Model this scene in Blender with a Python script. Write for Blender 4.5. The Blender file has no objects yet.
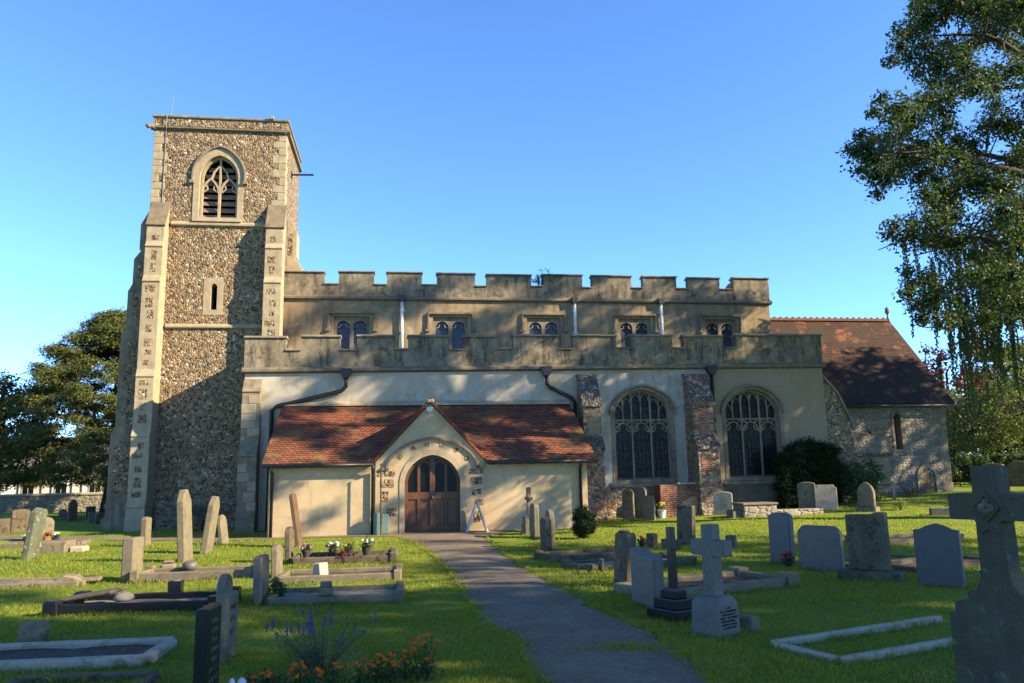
import bpy, bmesh, math, random
import numpy as np
from math import radians, sin, cos, pi, sqrt, hypot
from mathutils import Vector, Matrix
from mathutils.geometry import tessellate_polygon

SC = bpy.context.scene
COL = SC.collection
random.seed(7)

# ------------------------------------------------------------------ camera, sky, sun, exposure
cam = bpy.data.cameras.new('camera')
cam.sensor_width = 36.0
cam.lens = 780.0 / 1024.0 * 36.0
cam.clip_start = 0.1
cam.clip_end = 3000
co = bpy.data.objects.new('camera', cam)
COL.objects.link(co)
SC.camera = co
YAW, PITCH, ROLL = radians(8.2), radians(9.75), radians(1.2)
fw = Vector((sin(YAW) * cos(PITCH), cos(YAW) * cos(PITCH), sin(PITCH)))
r0 = Vector((cos(YAW), -sin(YAW), 0))
u0 = r0.cross(fw)
rr = r0 * cos(ROLL) - u0 * sin(ROLL)
uu = rr.cross(fw)
co.matrix_world = Matrix(((rr.x, uu.x, -fw.x, 0), (rr.y, uu.y, -fw.y, 0), (rr.z, uu.z, -fw.z, 1.7), (0, 0, 0, 1)))

SUN_AZ, SUN_EL = radians(64), radians(27)          # azimuth from south towards east
S = Vector((sin(SUN_AZ) * cos(SUN_EL), -cos(SUN_AZ) * cos(SUN_EL), sin(SUN_EL)))
sl = bpy.data.lights.new('sun', 'SUN')
sl.energy = 5.0
sl.angle = radians(0.5)
sl.color = (1.0, 0.82, 0.56)
so = bpy.data.objects.new('sun', sl)
COL.objects.link(so)
so.location = S * 100
so.rotation_euler = S.to_track_quat('Z', 'Y').to_euler()

W = bpy.data.worlds.new('World')
SC.world = W
W.use_nodes = True
wn = W.node_tree.nodes
sky = wn.new('ShaderNodeTexSky')
sky.sky_type = 'NISHITA'
sky.sun_disc = False
sky.sun_elevation = SUN_EL
sky.sun_rotation = pi - SUN_AZ
sky.air_density = 0.6
sky.altitude = 1000
sky.dust_density = 0.0
sky.ozone_density = 5.0
bg = wn['Background']
bg.inputs[1].default_value = 0.15
hs = wn.new('ShaderNodeHueSaturation')
hs.inputs['Saturation'].default_value = 1.06
W.node_tree.links.new(sky.outputs[0], hs.inputs['Color'])
W.node_tree.links.new(hs.outputs[0], bg.inputs[0])

SC.view_settings.view_transform = 'Standard'
SC.view_settings.look = 'None'
SC.view_settings.exposure = 1.85
SC.view_settings.gamma = 1.0
SC.view_settings.use_curve_mapping = False

# ------------------------------------------------------------------ materials
class N:
    """small node helper"""
    def __init__(s, name):
        s.m = bpy.data.materials.new(name)
        s.m.use_nodes = True
        s.t = s.m.node_tree
        s.p = s.t.nodes['Principled BSDF']
        s.out = s.t.nodes['Material Output']
    def n(s, typ, **kw):
        nd = s.t.nodes.new(typ)
        for k, v in kw.items():
            setattr(nd, k, v)
        return nd
    def l(s, a, b):
        s.t.links.new(a, b)
    def coords(s, scale=(1, 1, 1), rnd=False):
        tc = s.n('ShaderNodeTexCoord')
        mp = s.n('ShaderNodeMapping')
        mp.inputs['Scale'].default_value = scale
        s.l(tc.outputs['Object'], mp.inputs[0])
        if rnd:
            oi = s.n('ShaderNodeObjectInfo')
            mu = s.n('ShaderNodeMath', operation='MULTIPLY')
            mu.inputs[1].default_value = 37.0
            s.l(oi.outputs['Random'], mu.inputs[0])
            s.l(mu.outputs[0], mp.inputs['Location'])
        return mp.outputs[0]
    def noise(s, vec, scale, detail=5, rough=.6):
        nd = s.n('ShaderNodeTexNoise')
        nd.inputs['Scale'].default_value = scale
        nd.inputs['Detail'].default_value = detail
        nd.inputs['Roughness'].default_value = rough
        s.l(vec, nd.inputs['Vector'])
        return nd.outputs['Fac']
    def ramp(s, fac, stops, interp='LINEAR'):
        nd = s.n('ShaderNodeValToRGB')
        cr = nd.color_ramp
        cr.interpolation = interp
        while len(cr.elements) < len(stops):
            cr.elements.new(.5)
        for e, (p, c) in zip(cr.elements, stops):
            e.position = p
            e.color = (*c, 1) if len(c) == 3 else c
        s.l(fac, nd.inputs[0])
        return nd.outputs[0]
    def mask(s, fac, a, b, amt=1.0):
        nd = s.n('ShaderNodeMapRange')
        nd.inputs[1].default_value = a
        nd.inputs[2].default_value = b
        nd.inputs[3].default_value = 0
        nd.inputs[4].default_value = amt
        s.l(fac, nd.inputs[0])
        return nd.outputs[0]
    def mix(s, fac, a, b, mode='MIX'):
        nd = s.n('ShaderNodeMix', data_type='RGBA', blend_type=mode)
        for i, v in ((0, fac), (6, a), (7, b)):
            if isinstance(v, (int, float)):
                nd.inputs[i].default_value = v
            elif isinstance(v, tuple):
                nd.inputs[i].default_value = (*v, 1)
            else:
                s.l(v, nd.inputs[i])
        return nd.outputs[2]
    def math(s, op, a, b=0.0):
        nd = s.n('ShaderNodeMath', operation=op)
        for i, v in ((0, a), (1, b)):
            if isinstance(v, (int, float)):
                nd.inputs[i].default_value = v
            else:
                s.l(v, nd.inputs[i])
        return nd.outputs[0]
    def bump(s, h, strength=.3, dist=.02, prev=None):
        b = s.n('ShaderNodeBump')
        b.inputs['Strength'].default_value = strength
        b.inputs['Distance'].default_value = dist
        s.l(h, b.inputs['Height'])
        if prev is not None:
            s.l(prev, b.inputs['Normal'])
        return b.outputs[0]
    def fin(s, col, rough=.9, nrm=None, spec=.25, metal=0, k=.72):
        if isinstance(col, tuple):
            col = tuple(c * k for c in col)
        else:
            col = s.mix(1.0, col, (k, k, k), 'MULTIPLY')
        s.col = col
        if isinstance(col, tuple):
            s.p.inputs['Base Color'].default_value = (*col, 1)
        else:
            s.l(col, s.p.inputs['Base Color'])
        if isinstance(rough, (int, float)):
            s.p.inputs['Roughness'].default_value = rough
        else:
            s.l(rough, s.p.inputs['Roughness'])
        s.p.inputs['Specular IOR Level'].default_value = spec
        s.p.inputs['Metallic'].default_value = metal
        if nrm is not None:
            s.l(nrm, s.p.inputs['Normal'])
        return s.m

def stony(name, a, b, c=None, scale=2.5, streak=None, spots=(), rough=.92, bump=.4, bs=35, rnd=False, spec=.2):
    """weathered stone or render: two-tone patches, run-off streaks, lichen spots, grain"""
    q = N(name)
    v = q.coords(rnd=rnd)
    f = q.noise(v, scale, 6, .65)
    col = q.ramp(f, [(.3, a), (.7, b)] if c is None else [(.25, a), (.5, b), (.75, c)])
    if streak:
        sc, amt, lo, hi = streak
        vs = q.coords((2.4, 2.4, .45), rnd=rnd)
        col = q.mix(q.mask(q.noise(vs, 1.6, 6, .72), lo, hi, amt), col, sc)
    for (sc, ss, th, amt) in spots:
        col = q.mix(q.mask(q.noise(v, ss, 3, .6), th, th + .06, amt), col, sc)
    g = q.noise(v, bs, 4, .7)
    col = q.mix(q.mask(g, .3, .75, .35), col, q.mix(.55, col, (0, 0, 0)))
    n1 = q.bump(g, bump, .012)
    n1 = q.bump(f, bump * .6, .05, n1)
    return q.fin(col, rough, n1, spec)

M = {}
M['nave_render'] = stony('nave_render', (.25, .185, .105), (.40, .31, .18), scale=.9, streak=((.14, .105, .068), .75, .48, .68), spots=[((.20, .16, .10), 1.6, .60, .5), ((.52, .44, .29), 2.3, .64, .5)], bump=.35, bs=22)
M['aisle_render'] = stony('aisle_render', (.27, .225, .145), (.46, .42, .335), (.56, .53, .46), scale=.6, streak=((.20, .16, .105), .65, .50, .70), spots=[((.60, .57, .50), 1.1, .60, .6), ((.24, .19, .12), 1.7, .62, .5)], bump=.3, bs=20)
M['porch_render'] = stony('porch_render', (.46, .34, .19), (.60, .47, .28), scale=.9, streak=((.27, .19, .10), .7, .52, .74), spots=[((.34, .26, .15), 2.1, .63, .4), ((.64, .54, .37), 3, .64, .4)], bump=.25, bs=25)
def aisle_render():
    m = M['aisle_render']; t = m.node_tree; p = t.nodes['Principled BSDF']
    src = p.inputs['Base Color'].links[0].from_socket
    q = N.__new__(N); q.m, q.t, q.p = m, t, p
    tc = q.n('ShaderNodeTexCoord'); sx = q.n('ShaderNodeSeparateXYZ'); q.l(tc.outputs['Object'], sx.inputs[0])
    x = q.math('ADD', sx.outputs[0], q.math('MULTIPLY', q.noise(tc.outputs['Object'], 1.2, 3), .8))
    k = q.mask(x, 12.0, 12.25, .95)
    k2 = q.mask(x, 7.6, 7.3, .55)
    c = q.mix(k, src, q.mix(.85, src, (.205, .155, .092)))  # tan render at the east end, darkened further to carry its shade
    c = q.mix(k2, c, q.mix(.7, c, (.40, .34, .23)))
    q.l(c, p.inputs['Base Color'])
aisle_render()
M['parapet'] = stony('parapet', (.11, .092, .064), (.25, .208, .14), (.42, .35, .235), scale=1.7, streak=((.055, .047, .036), .85, .48, .64),
                     spots=[((.46, .42, .33), 9, .62, .6), ((.30, .25, .08), 6, .66, .7), ((.06, .05, .04), 3.2, .60, .6)], bump=.6, bs=18)
M['parapet_pale'] = stony('parapet_pale', (0.187, 0.149, 0.0935), (0.323, 0.255, 0.153), scale=2.0, streak=((0.085, 0.068, 0.0467), .8, .45, .7),
                     spots=[((.45, .40, .30), 9, .62, .6), ((.36, .28, .07), 5, .64, .7)], bump=.5, bs=18)
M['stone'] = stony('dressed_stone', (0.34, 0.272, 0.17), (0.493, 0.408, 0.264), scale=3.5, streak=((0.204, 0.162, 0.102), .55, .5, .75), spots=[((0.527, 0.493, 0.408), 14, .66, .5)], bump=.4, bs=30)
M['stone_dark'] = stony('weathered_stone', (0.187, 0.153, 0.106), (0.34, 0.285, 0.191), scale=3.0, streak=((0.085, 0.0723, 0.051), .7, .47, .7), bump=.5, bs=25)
M['string'] = stony('string_stone', (0.145, 0.119, 0.0808), (0.281, 0.23, 0.149), scale=4, bump=.5, bs=25)

def flint(name, scale=10.5, mortar=(.40, .32, .20), dark=False):
    q = N(name)
    v = q.coords()
    # warp the cells a little
    nv = q.n('ShaderNodeTexNoise'); nv.inputs['Scale'].default_value = 5; q.l(v, nv.inputs['Vector'])
    ad = q.n('ShaderNodeVectorMath', operation='MULTIPLY_ADD')
    q.l(nv.outputs['Color'], ad.inputs[0]); ad.inputs[1].default_value = (.1, .1, .1); q.l(v, ad.inputs[2])
    vc = q.n('ShaderNodeTexVoronoi'); vc.inputs['Scale'].default_value = scale
    q.l(ad.outputs[0], vc.inputs['Vector'])
    ve = q.n('ShaderNodeTexVoronoi', feature='DISTANCE_TO_EDGE'); ve.inputs['Scale'].default_value = scale
    q.l(ad.outputs[0], ve.inputs['Vector'])
    sp = q.n('ShaderNodeSeparateColor'); q.l(vc.outputs['Color'], sp.inputs[0])
    pal = [(0, (.06, .045, .032)), (.15, (.24, .125, .045)), (.34, (.15, .085, .038)), (.46, (.36, .24, .115)), (.66, (.50, .42, .31)),
           (.72, (.18, .14, .10)), (.83, (.42, .27, .12)), (.965, (.66, .60, .50))]
    if dark:
        pal = [(0, (.03, .028, .028)), (.2, (.12, .075, .04)), (.4, (.07, .06, .055)), (.58, (.22, .17, .11)), (.74, (.09, .085, .08)), (.88, (.42, .39, .34))]
    col = q.ramp(sp.outputs[0], pal, 'CONSTANT')
    col = q.mix(q.mask(q.noise(v, 30, 3), .35, .7, .4), col, q.mix(.5, col, (.05, .04, .03)))
    e = q.mask(ve.outputs['Distance'], .035, .10)
    col = q.mix(e, mortar, col)
    big = q.noise(v, .5, 4)
    col = q.mix(q.mask(big, .45, .7, .28), col, (.12, .09, .05))
    h = q.mask(ve.outputs['Distance'], .0, .3)
    nm = q.bump(h, 1.0, .05)
    nm = q.bump(q.noise(v, 40, 3), .4, .01, nm)
    return q.fin(col, .75, nm, .35)
M['flint'] = flint('flint_wall')
M['flint_dark'] = flint('dark_flint', 10, (.30, .25, .17), True)

def rubble(name, pal, mortar, sx=3.2, sz=5.0, spots=None):
    q = N(name)
    v = q.coords((sx, sx, sz))
    nv = q.n('ShaderNodeTexNoise'); nv.inputs['Scale'].default_value = 1.3; q.l(v, nv.inputs['Vector'])
    ad = q.n('ShaderNodeVectorMath', operation='MULTIPLY_ADD')
    q.l(nv.outputs['Color'], ad.inputs[0]); ad.inputs[1].default_value = (.35, .35, .35); q.l(v, ad.inputs[2])
    vc = q.n('ShaderNodeTexVoronoi', distance='CHEBYCHEV'); vc.inputs['Scale'].default_value = 1; vc.inputs['Randomness'].default_value = .75
    q.l(ad.outputs[0], vc.inputs['Vector'])
    ve = q.n('ShaderNodeTexVoronoi', feature='DISTANCE_TO_EDGE'); ve.inputs['Scale'].default_value = 1; ve.inputs['Randomness'].default_value = .75
    q.l(ad.outputs[0], ve.inputs['Vector'])
    sp = q.n('ShaderNodeSeparateColor'); q.l(vc.outputs['Color'], sp.inputs[0])
    col = q.ramp(sp.outputs[1], pal, 'CONSTANT')
    vv = q.coords()
    g = q.noise(vv, 22, 4, .7)
    col = q.mix(q.mask(g, .3, .7, .5), col, q.mix(.6, col, (.03, .025, .02)))
    col = q.mix(q.mask(ve.outputs['Distance'], .02, .09), mortar, col)
    col = q.mix(q.mask(q.noise(vv, .7, 4), .42, .65, .6), col, q.mix(.5, col, mortar))
    nm = q.bump(q.mask(ve.outputs['Distance'], 0, .2), .8, .04)
    nm = q.bump(g, .5, .015, nm)
    return q.fin(col, .92, nm, .15)
M['chancel'] = rubble('chancel_rubble', [(0, (.23, .205, .16)), (.2, (.30, .275, .22)), (.4, (.26, .237, .19)), (.6, (.34, .315, .26)), (.8, (.24, .212, .16))], (.28, .253, .195), 4.6, 8.0)
M['mixed'] = rubble('patched_masonry', [(0, (.34, .28, .18)), (.25, (.28, .10, .055)), (.4, (.46, .39, .27)), (.6, (.12, .10, .085)), (.72, (.30, .15, .09)), (.86, (.40, .34, .25))], (.27, .21, .14), 7, 11)
M['wallrub'] = rubble('boundary_rubble', [(0, (.22, .19, .13)), (.3, (.32, .28, .2)), (.6, (.27, .22, .15)), (.8, (.38, .34, .26))], (.33, .29, .22), 3, 5)

def bricky(name, c1, c2, mortar, w, h, vec='xz', moss_sun=None, dark=None, bump=.5, rough=.9, mort=.012, slope=1.0, saw=False):
    q = N(name)
    tc = q.n('ShaderNodeTexCoord')
    sx = q.n('ShaderNodeSeparateXYZ'); q.l(tc.outputs['Object'], sx.inputs[0])
    cx = q.n('ShaderNodeCombineXYZ')
    if vec == 'xz':
        q.l(sx.outputs[0], cx.inputs[0])
    elif vec == 'yz':
        q.l(sx.outputs[1], cx.inputs[0])
    else:
        q.l(q.math('ADD', sx.outputs[0], sx.outputs[1]), cx.inputs[0])
    zz = q.math('MULTIPLY', sx.outputs[2], slope)
    # wobble the courses so that they are not ruler straight
    wob = q.noise(tc.outputs['Object'], .9, 2)
    zz = q.math('ADD', zz, q.math('MULTIPLY', wob, h * .9))
    q.l(zz, cx.inputs[1])
    b = q.n('ShaderNodeTexBrick')
    b.inputs['Scale'].default_value = 1
    b.inputs['Brick Width'].default_value = w
    b.inputs['Row Height'].default_value = h
    b.inputs['Mortar Size'].default_value = mort
    b.inputs['Bias'].default_value = 0
    b.inputs['Color1'].default_value = (*c1, 1)
    b.inputs['Color2'].default_value = (*c2, 1)
    b.inputs['Mortar'].default_value = (*mortar, 1)
    q.l(cx.outputs[0], b.inputs['Vector'])
    v = q.coords()
    col = b.outputs['Color']
    col = q.mix(q.mask(q.noise(v, 9, 4), .35, .7, .55), col, q.mix(.6, col, (.02, .012, .01)))
    if dark:
        col = q.mix(q.mask(q.noise(v, dark[1], 5, .7), dark[2], dark[2] + .14, dark[3]), col, dark[0])
    if moss_sun:
        for mc, ms, mt, ma in moss_sun:
            col = q.mix(q.mask(q.noise(v, ms, 5, .7), mt, mt + .1, ma), col, mc)
    inv = q.math('SUBTRACT', 1.0, b.outputs['Fac'])
    if saw:
        md = q.math('MODULO', q.math('ADD', zz, 100), h)
        inv = q.math('MULTIPLY', inv, q.math('SUBTRACT', 1.15, q.math('DIVIDE', md, h)))
    nm = q.bump(inv, bump, .03)
    nm = q.bump(q.noise(v, 30, 3), .4, .01, nm)
    return q.fin(col, rough, nm, .2)
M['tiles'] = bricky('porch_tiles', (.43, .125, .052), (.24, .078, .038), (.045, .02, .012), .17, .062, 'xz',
                    moss_sun=[((.22, .15, .045), 1.1, .54, .65), ((.06, .042, .028), 1.5, .51, .85), ((.5, .46, .4), 7, .70, .7)], saw=True, bump=.8)
M['tiles_y'] = bricky('gable_tiles', (.40, .11, .045), (.24, .07, .03), (.045, .02, .012), .17, .075, 'yz', moss_sun=[((.10, .075, .04), 1.5, .5, .8)], saw=True, bump=.8)
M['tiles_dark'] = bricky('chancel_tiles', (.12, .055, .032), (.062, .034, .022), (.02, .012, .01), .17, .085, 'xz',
                         moss_sun=[((.055, .042, .025), .9, .44, .8), ((.34, .125, .055), 1.3, .54, .6), ((.2, .17, .1), 8, .70, .5)], saw=True, bump=.8)  # orange patches put the warm sunlit look of the roof into the colour
M['ridge'] = stony('ridge_tile', (0.143, 0.0504, 0.0231), (0.21, 0.084, 0.0399), scale=5, bump=.3, rnd=False)
M['brick'] = bricky('old_brick', (.40, .10, .045), (.23, .06, .03), (.40, .33, .24), .23, .075, 'x+y', dark=((.09, .05, .035), 2.2, .5, .8), bump=.5)
M['brickpale'] = bricky('bleached_brick', (.58, .34, .19), (.50, .21, .10), (.55, .45, .32), .23, .075, 'x+y', bump=.5)
M['lead'] = stony('lead_sheet', (.20, .20, .20), (.30, .30, .30), scale=3, rough=.6, bump=.1)
M['whitepipe'] = stony('white_paint', (.62, .62, .6), (.78, .78, .76), scale=4, rough=.5, bump=.05, streak=((.4, .38, .33), .4, .55, .8))
M['blackpipe'] = stony('black_iron', (.012, .012, .013), (.03, .03, .032), scale=6, rough=.45, bump=.1, spec=.4)

def woody(name, a, b, rough=.5, axis=(14, 14, 1.0)):
    q = N(name)
    v = q.coords(axis)
    f = q.noise(v, 2.2, 6, .7)
    col = q.ramp(f, [(.3, a), (.7, b)])
    nm = q.bump(f, .3, .008)
    return q.fin(col, rough, nm, .35)
M['door'] = woody('oak_door', (.065, .026, .009), (.15, .062, .020), .42)
M['wood_grey'] = woody('grey_timber', (.14, .10, .075), (.27, .20, .15), .85, (1.5, 14, 14))
M['wood_dark'] = woody('dark_timber', (.03, .022, .016), (.07, .05, .035), .8)

def glassy(name, diamond=True, col=(.010, .011, .012), lead=(.03, .03, .029), spec=.1):
    """old leaded glazing: dark quarries, dull lead cames, slightly uneven panes"""
    q = N(name)
    tc = q.n('ShaderNodeTexCoord')
    sx = q.n('ShaderNodeSeparateXYZ'); q.l(tc.outputs['Object'], sx.inputs[0])
    if diamond:
        a = q.math('ADD', q.math('MULTIPLY', sx.outputs[0], 1.3), sx.outputs[2])
        b = q.math('SUBTRACT', q.math('MULTIPLY', sx.outputs[0], 1.3), sx.outputs[2])
        per = .17
    else:
        a, b, per = sx.outputs[0], sx.outputs[2], .125
    def came(x, w):
        m = q.math('MODULO', q.math('ADD', x, 100.0), per)
        return q.math('LESS_THAN', q.math('ABSOLUTE', q.math('SUBTRACT', m, per / 2)), w)
    k = q.math('MAXIMUM', came(a, .011), came(b, .011))
    fl = q.n('ShaderNodeCombineXYZ')
    q.l(q.math('FLOOR', q.math('DIVIDE', a, per)), fl.inputs[0]); q.l(q.math('FLOOR', q.math('DIVIDE', b, per)), fl.inputs[1])
    wn_ = q.n('ShaderNodeTexWhiteNoise'); q.l(fl.outputs[0], wn_.inputs[0])
    c = q.mix(k, col, lead)
    rg = q.mix(k, q.mask(wn_.outputs[0], 0, 1, .16), (.6, .6, .6))
    hh = q.math('ADD', q.noise(tc.outputs['Object'], 7, 2), q.math('MULTIPLY', wn_.outputs[0], .3))
    nm = q.bump(hh, .25, .05)
    return q.fin(c, rg, nm, spec)
M['glass_d'] = glassy('diamond_leaded_glass', True, (.03, .04, .055), (.07, .07, .068), .3)
M['glass_s'] = glassy('leaded_glass', False)
M['darkglass'] = N('door_glass').fin((.006, .006, .007), .3, None, .15)
M['void'] = N('dark_interior').fin((.01, .01, .01), 1.0, None, 0)

M['cement'] = stony('dark_cement_render', (.10, .088, .068), (.19, .165, .125), scale=1.6, streak=((.06, .052, .04), .6, .5, .7), bump=.4, bs=22)
# gravestones
GR = dict(rnd=True)
M['g_grey'] = stony('grey_gravestone', (0.153, 0.126, 0.0828), (0.25, 0.209, 0.142), scale=3, spots=[((0.224, 0.19, 0.082), 6, .54, .8), ((0.338, 0.295, 0.212), 16, .62, .7), ((0.0887, 0.101, 0.059), 7, .62, .6), ((0.323, 0.238, 0.0531), 9, .70, .7)], streak=((0.129, 0.108, 0.0679), .6, .5, .75), **GR)
M['g_tan'] = stony('tan_gravestone', (0.175, 0.141, 0.0877), (0.276, 0.229, 0.151), scale=3, spots=[((0.131, 0.115, 0.0574), 6, .54, .8), ((0.37, 0.336, 0.256), 14, .63, .6), ((0.107, 0.0877, 0.0471), 6, .6, .6), ((0.303, 0.229, 0.0471), 8, .66, .7)], streak=((0.121, 0.0943, 0.0538), .6, .5, .75), **GR)
M['g_green'] = stony('green_gravestone', (.075, .085, .05), (.17, .18, .115), scale=2.5, spots=[((.50, .49, .40), 12, .60, .7)], streak=((.10, .12, .06), .7, .46, .7), **GR)
M['g_dark'] = stony('dark_gravestone', (0.0968, 0.0756, 0.0472), (0.194, 0.155, 0.1), scale=3, spots=[((0.0616, 0.06, 0.0246), 6, .54, .8), ((0.29, 0.245, 0.166), 14, .64, .6), ((0.0564, 0.0468, 0.0266), 6, .58, .6)], streak=((0.0484, 0.0396, 0.0236), .7, .48, .7), **GR)
M['g_white'] = stony('white_gravestone', (0.385, 0.328, 0.235), (0.514, 0.443, 0.33), scale=3, spots=[((0.302, 0.25, 0.156), 6, .54, .8), ((0.312, 0.254, 0.162), 10, .66, .6)], streak=((0.33, 0.279, 0.189), .5, .55, .8), **GR)
M['g_red'] = stony('red_gravestone', (0.102, 0.06, 0.036), (0.168, 0.108, 0.066), scale=3, streak=((0.09, 0.06, 0.036), .5, .5, .75), **GR)
M['granite'] = stony('grey_granite', (0.098, 0.0875, 0.07), (0.157, 0.14, 0.112), scale=40, spots=[((0.101, 0.09, 0.0615), 6, .54, .8), ((0.047, 0.042, 0.0344), 90, .58, .8), ((0.235, 0.21, 0.172), 120, .6, .8)], rough=.55, bump=.08, bs=90, spec=.4, **GR)
M['granite_blue'] = stony('blue_grey_granite', (0.0588, 0.0574, 0.054), (0.098, 0.0945, 0.0861), scale=30, spots=[((0.0627, 0.063, 0.0574), 70, .58, .8), ((0.172, 0.161, 0.138), 110, .62, .7)], rough=.5, bump=.06, bs=90, spec=.4, **GR)
M['black'] = stony('black_granite', (.008, .0085, .010), (.02, .021, .024), scale=60, rough=.22, bump=.03, bs=100, spec=.5, **GR)
M['letter'] = N('inscription_paint').fin((.05, .049, .047), .7, None, .2)
M['letter_faint'] = stony('worn_lettering', (.14, .13, .11), (.2, .19, .16), scale=9, rnd=True)
M['gravel'] = stony('gravel_chips', (.20, .17, .12), (.42, .38, .30), scale=45, spots=[((.6, .57, .5), 60, .6, .8), ((.08, .07, .05), 50, .6, .7)], bump=1.0, bs=60, **GR)
M['earth'] = stony('grave_earth', (.06, .045, .028), (.13, .10, .06), scale=14, bump=.8, bs=30, **GR)
M['terracotta'] = stony('terracotta', (.42, .13, .05), (.52, .18, .075), scale=6, bump=.1)
M['pot_dark'] = stony('dark_pot', (.03, .028, .026), (.06, .055, .05), scale=6, bump=.1)
M['greenbox'] = stony('green_paint', (.12, .20, .17), (.17, .26, .22), scale=4, rough=.5, bump=.05)
M['timber_paint'] = stony('cream_board', (.74, .71, .62), (.8, .77, .68), scale=4, rough=.7, bump=.05)
M['housewhite'] = stony('white_house_render', (.66, .62, .54), (.76, .72, .64), scale=1.0, rough=.9, bump=.1)
M['slate'] = bricky('slate_roof', (.16, .13, .12), (.10, .09, .085), (.04, .035, .03), .3, .2, 'xz', bump=.4)

def leafmat(name, a, b, trans=.35, rough=.55, spec=.3, t=None, k=.8, dry=None):
    q = N(name)
    g = q.n('ShaderNodeNewGeometry')
    col = q.ramp(g.outputs['Random Per Island'], [(0, a), (1, b)])
    v = q.coords()
    col = q.mix(q.mask(q.noise(v, .8, 3), .35, .7, .5), col, q.mix(.5, col, tuple(x * .45 for x in a)))
    if dry:
        col = q.mix(q.mask(q.noise(v, dry[1], 4, .65), dry[2], dry[2] + .14, dry[3]), col, dry[0])
    q.fin(col, rough, None, spec, k=k)
    col = q.col
    tr = q.n('ShaderNodeBsdfTranslucent')
    if t is None:
        t = tuple(min(1, x * 1.7 * k) for x in b)
    q.l(q.mix(.5, col, t), tr.inputs[0])
    mx = q.n('ShaderNodeMixShader'); mx.inputs[0].default_value = trans
    q.l(q.p.outputs[0], mx.inputs[1]); q.l(tr.outputs[0], mx.inputs[2])
    q.l(mx.outputs[0], q.out.inputs[0])
    return q.m
M['lf_lime'] = leafmat('lime_leaves', (.028, .050, .011), (.062, .098, .018), .38)
M['lf_birch'] = leafmat('birch_leaves', (.075, .11, .03), (.17, .20, .055), .45)
M['lf_yellow'] = leafmat('yellowing_leaves', (.09, .13, .02), (.22, .25, .04), .4)
M['lf_yew'] = leafmat('yew_needles', (.05, .075, .016), (.15, .16, .032), .15)
M['lf_dark'] = leafmat('dark_leaves', (.016, .034, .010), (.035, .065, .018), .2)
M['lf_hedge'] = leafmat('hedge_leaves', (.04, .075, .014), (.085, .125, .024), .25)
M['lf_copper'] = leafmat('copper_leaves', (.06, .018, .018), (.12, .035, .03), .3)
M['lf_clip'] = leafmat('clipped_yew_needles', (.010, .022, .009), (.024, .042, .014), .05, .8, .08)
M['lf_laurel'] = leafmat('laurel_leaves', (.035, .075, .015), (.075, .125, .025), .25, .35, .5)
M['lf_lav'] = leafmat('lavender_stems', (.07, .10, .05), (.13, .16, .08), .3)
M['lf_greyshrub'] = leafmat('grey_shrub_leaves', (.09, .12, .08), (.17, .20, .13), .2)
M['lf_marigold'] = leafmat('marigold_leaves', (.02, .05, .012), (.045, .085, .02), .25)
M['fl_orange'] = leafmat('orange_petals', (.75, .10, .008), (.85, .22, .01), .25, k=1.0)
M['fl_purple'] = leafmat('purple_petals', (.09, .05, .17), (.17, .11, .27), .25, k=1.0)
M['fl_pink'] = leafmat('pink_petals', (.55, .16, .32), (.72, .40, .52), .25, k=1.0)
M['fl_white'] = leafmat('white_petals', (.72, .70, .66), (.82, .80, .74), .25, k=1.0)
M['fl_yellow'] = leafmat('yellow_petals', (.75, .55, .03), (.85, .70, .10), .25, k=1.0)
M['fl_red'] = leafmat('red_petals', (.55, .03, .02), (.7, .06, .04), .25, k=1.0)
M['bark'] = stony('bark', (.045, .037, .028), (.11, .09, .068), scale=5, streak=((.03, .025, .018), .7, .45, .7), bump=.9, bs=14)
M['bark_dark'] = stony('dark_bark', (.025, .02, .016), (.06, .048, .036), scale=5, bump=.9, bs=14)

M['g_green_dark'] = stony('mossy_stone', (0.068, 0.0624, 0.04), (0.128, 0.116, 0.076), scale=3, spots=[((0.176, 0.168, 0.12), 12, .63, .6), ((0.096, 0.104, 0.032), 4, .56, .7)], streak=((0.056, 0.052, 0.028), .6, .5, .72), bump=.6, bs=40, **GR)
M['fl_whitepot'] = stony('white_glaze', (.7, .69, .66), (.8, .79, .76), scale=3, rough=.35, bump=.03)
M['fl_dry'] = leafmat('dry_leaves', (.25, .15, .06), (.5, .38, .2), .2)

def grassmat():
    q = N('lawn_turf')
    v = q.coords()
    col = q.ramp(q.noise(v, .55, 6, .65), [(.28, (.075, .115, .014)), (.5, (.13, .18, .018)), (.72, (.22, .24, .030))])
    col = q.mix(q.mask(q.noise(v, 6, 4, .7), .3, .75, .6), col, q.mix(.6, col, (.02, .04, .006)))
    col = q.mix(q.mask(q.noise(v, 1.4, 3, .6), .62, .74, .45), col, (.17, .15, .05))
    col = q.mix(q.mask(q.noise(v, 40, 3, .7), .35, .75, .6), col, q.mix(.6, col, (.012, .024, .004)))
    nm = q.bump(q.noise(v, 30, 4, .8), .9, .05)
    return q.fin(col, .95, nm, .1, k=1.3)
M['grass'] = grassmat()
M['blade'] = leafmat('grass_blades', (.075, .11, .011), (.235, .25, .026), .5, k=1.25, dry=((.24, .20, .055), .9, .52, .55))

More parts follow.
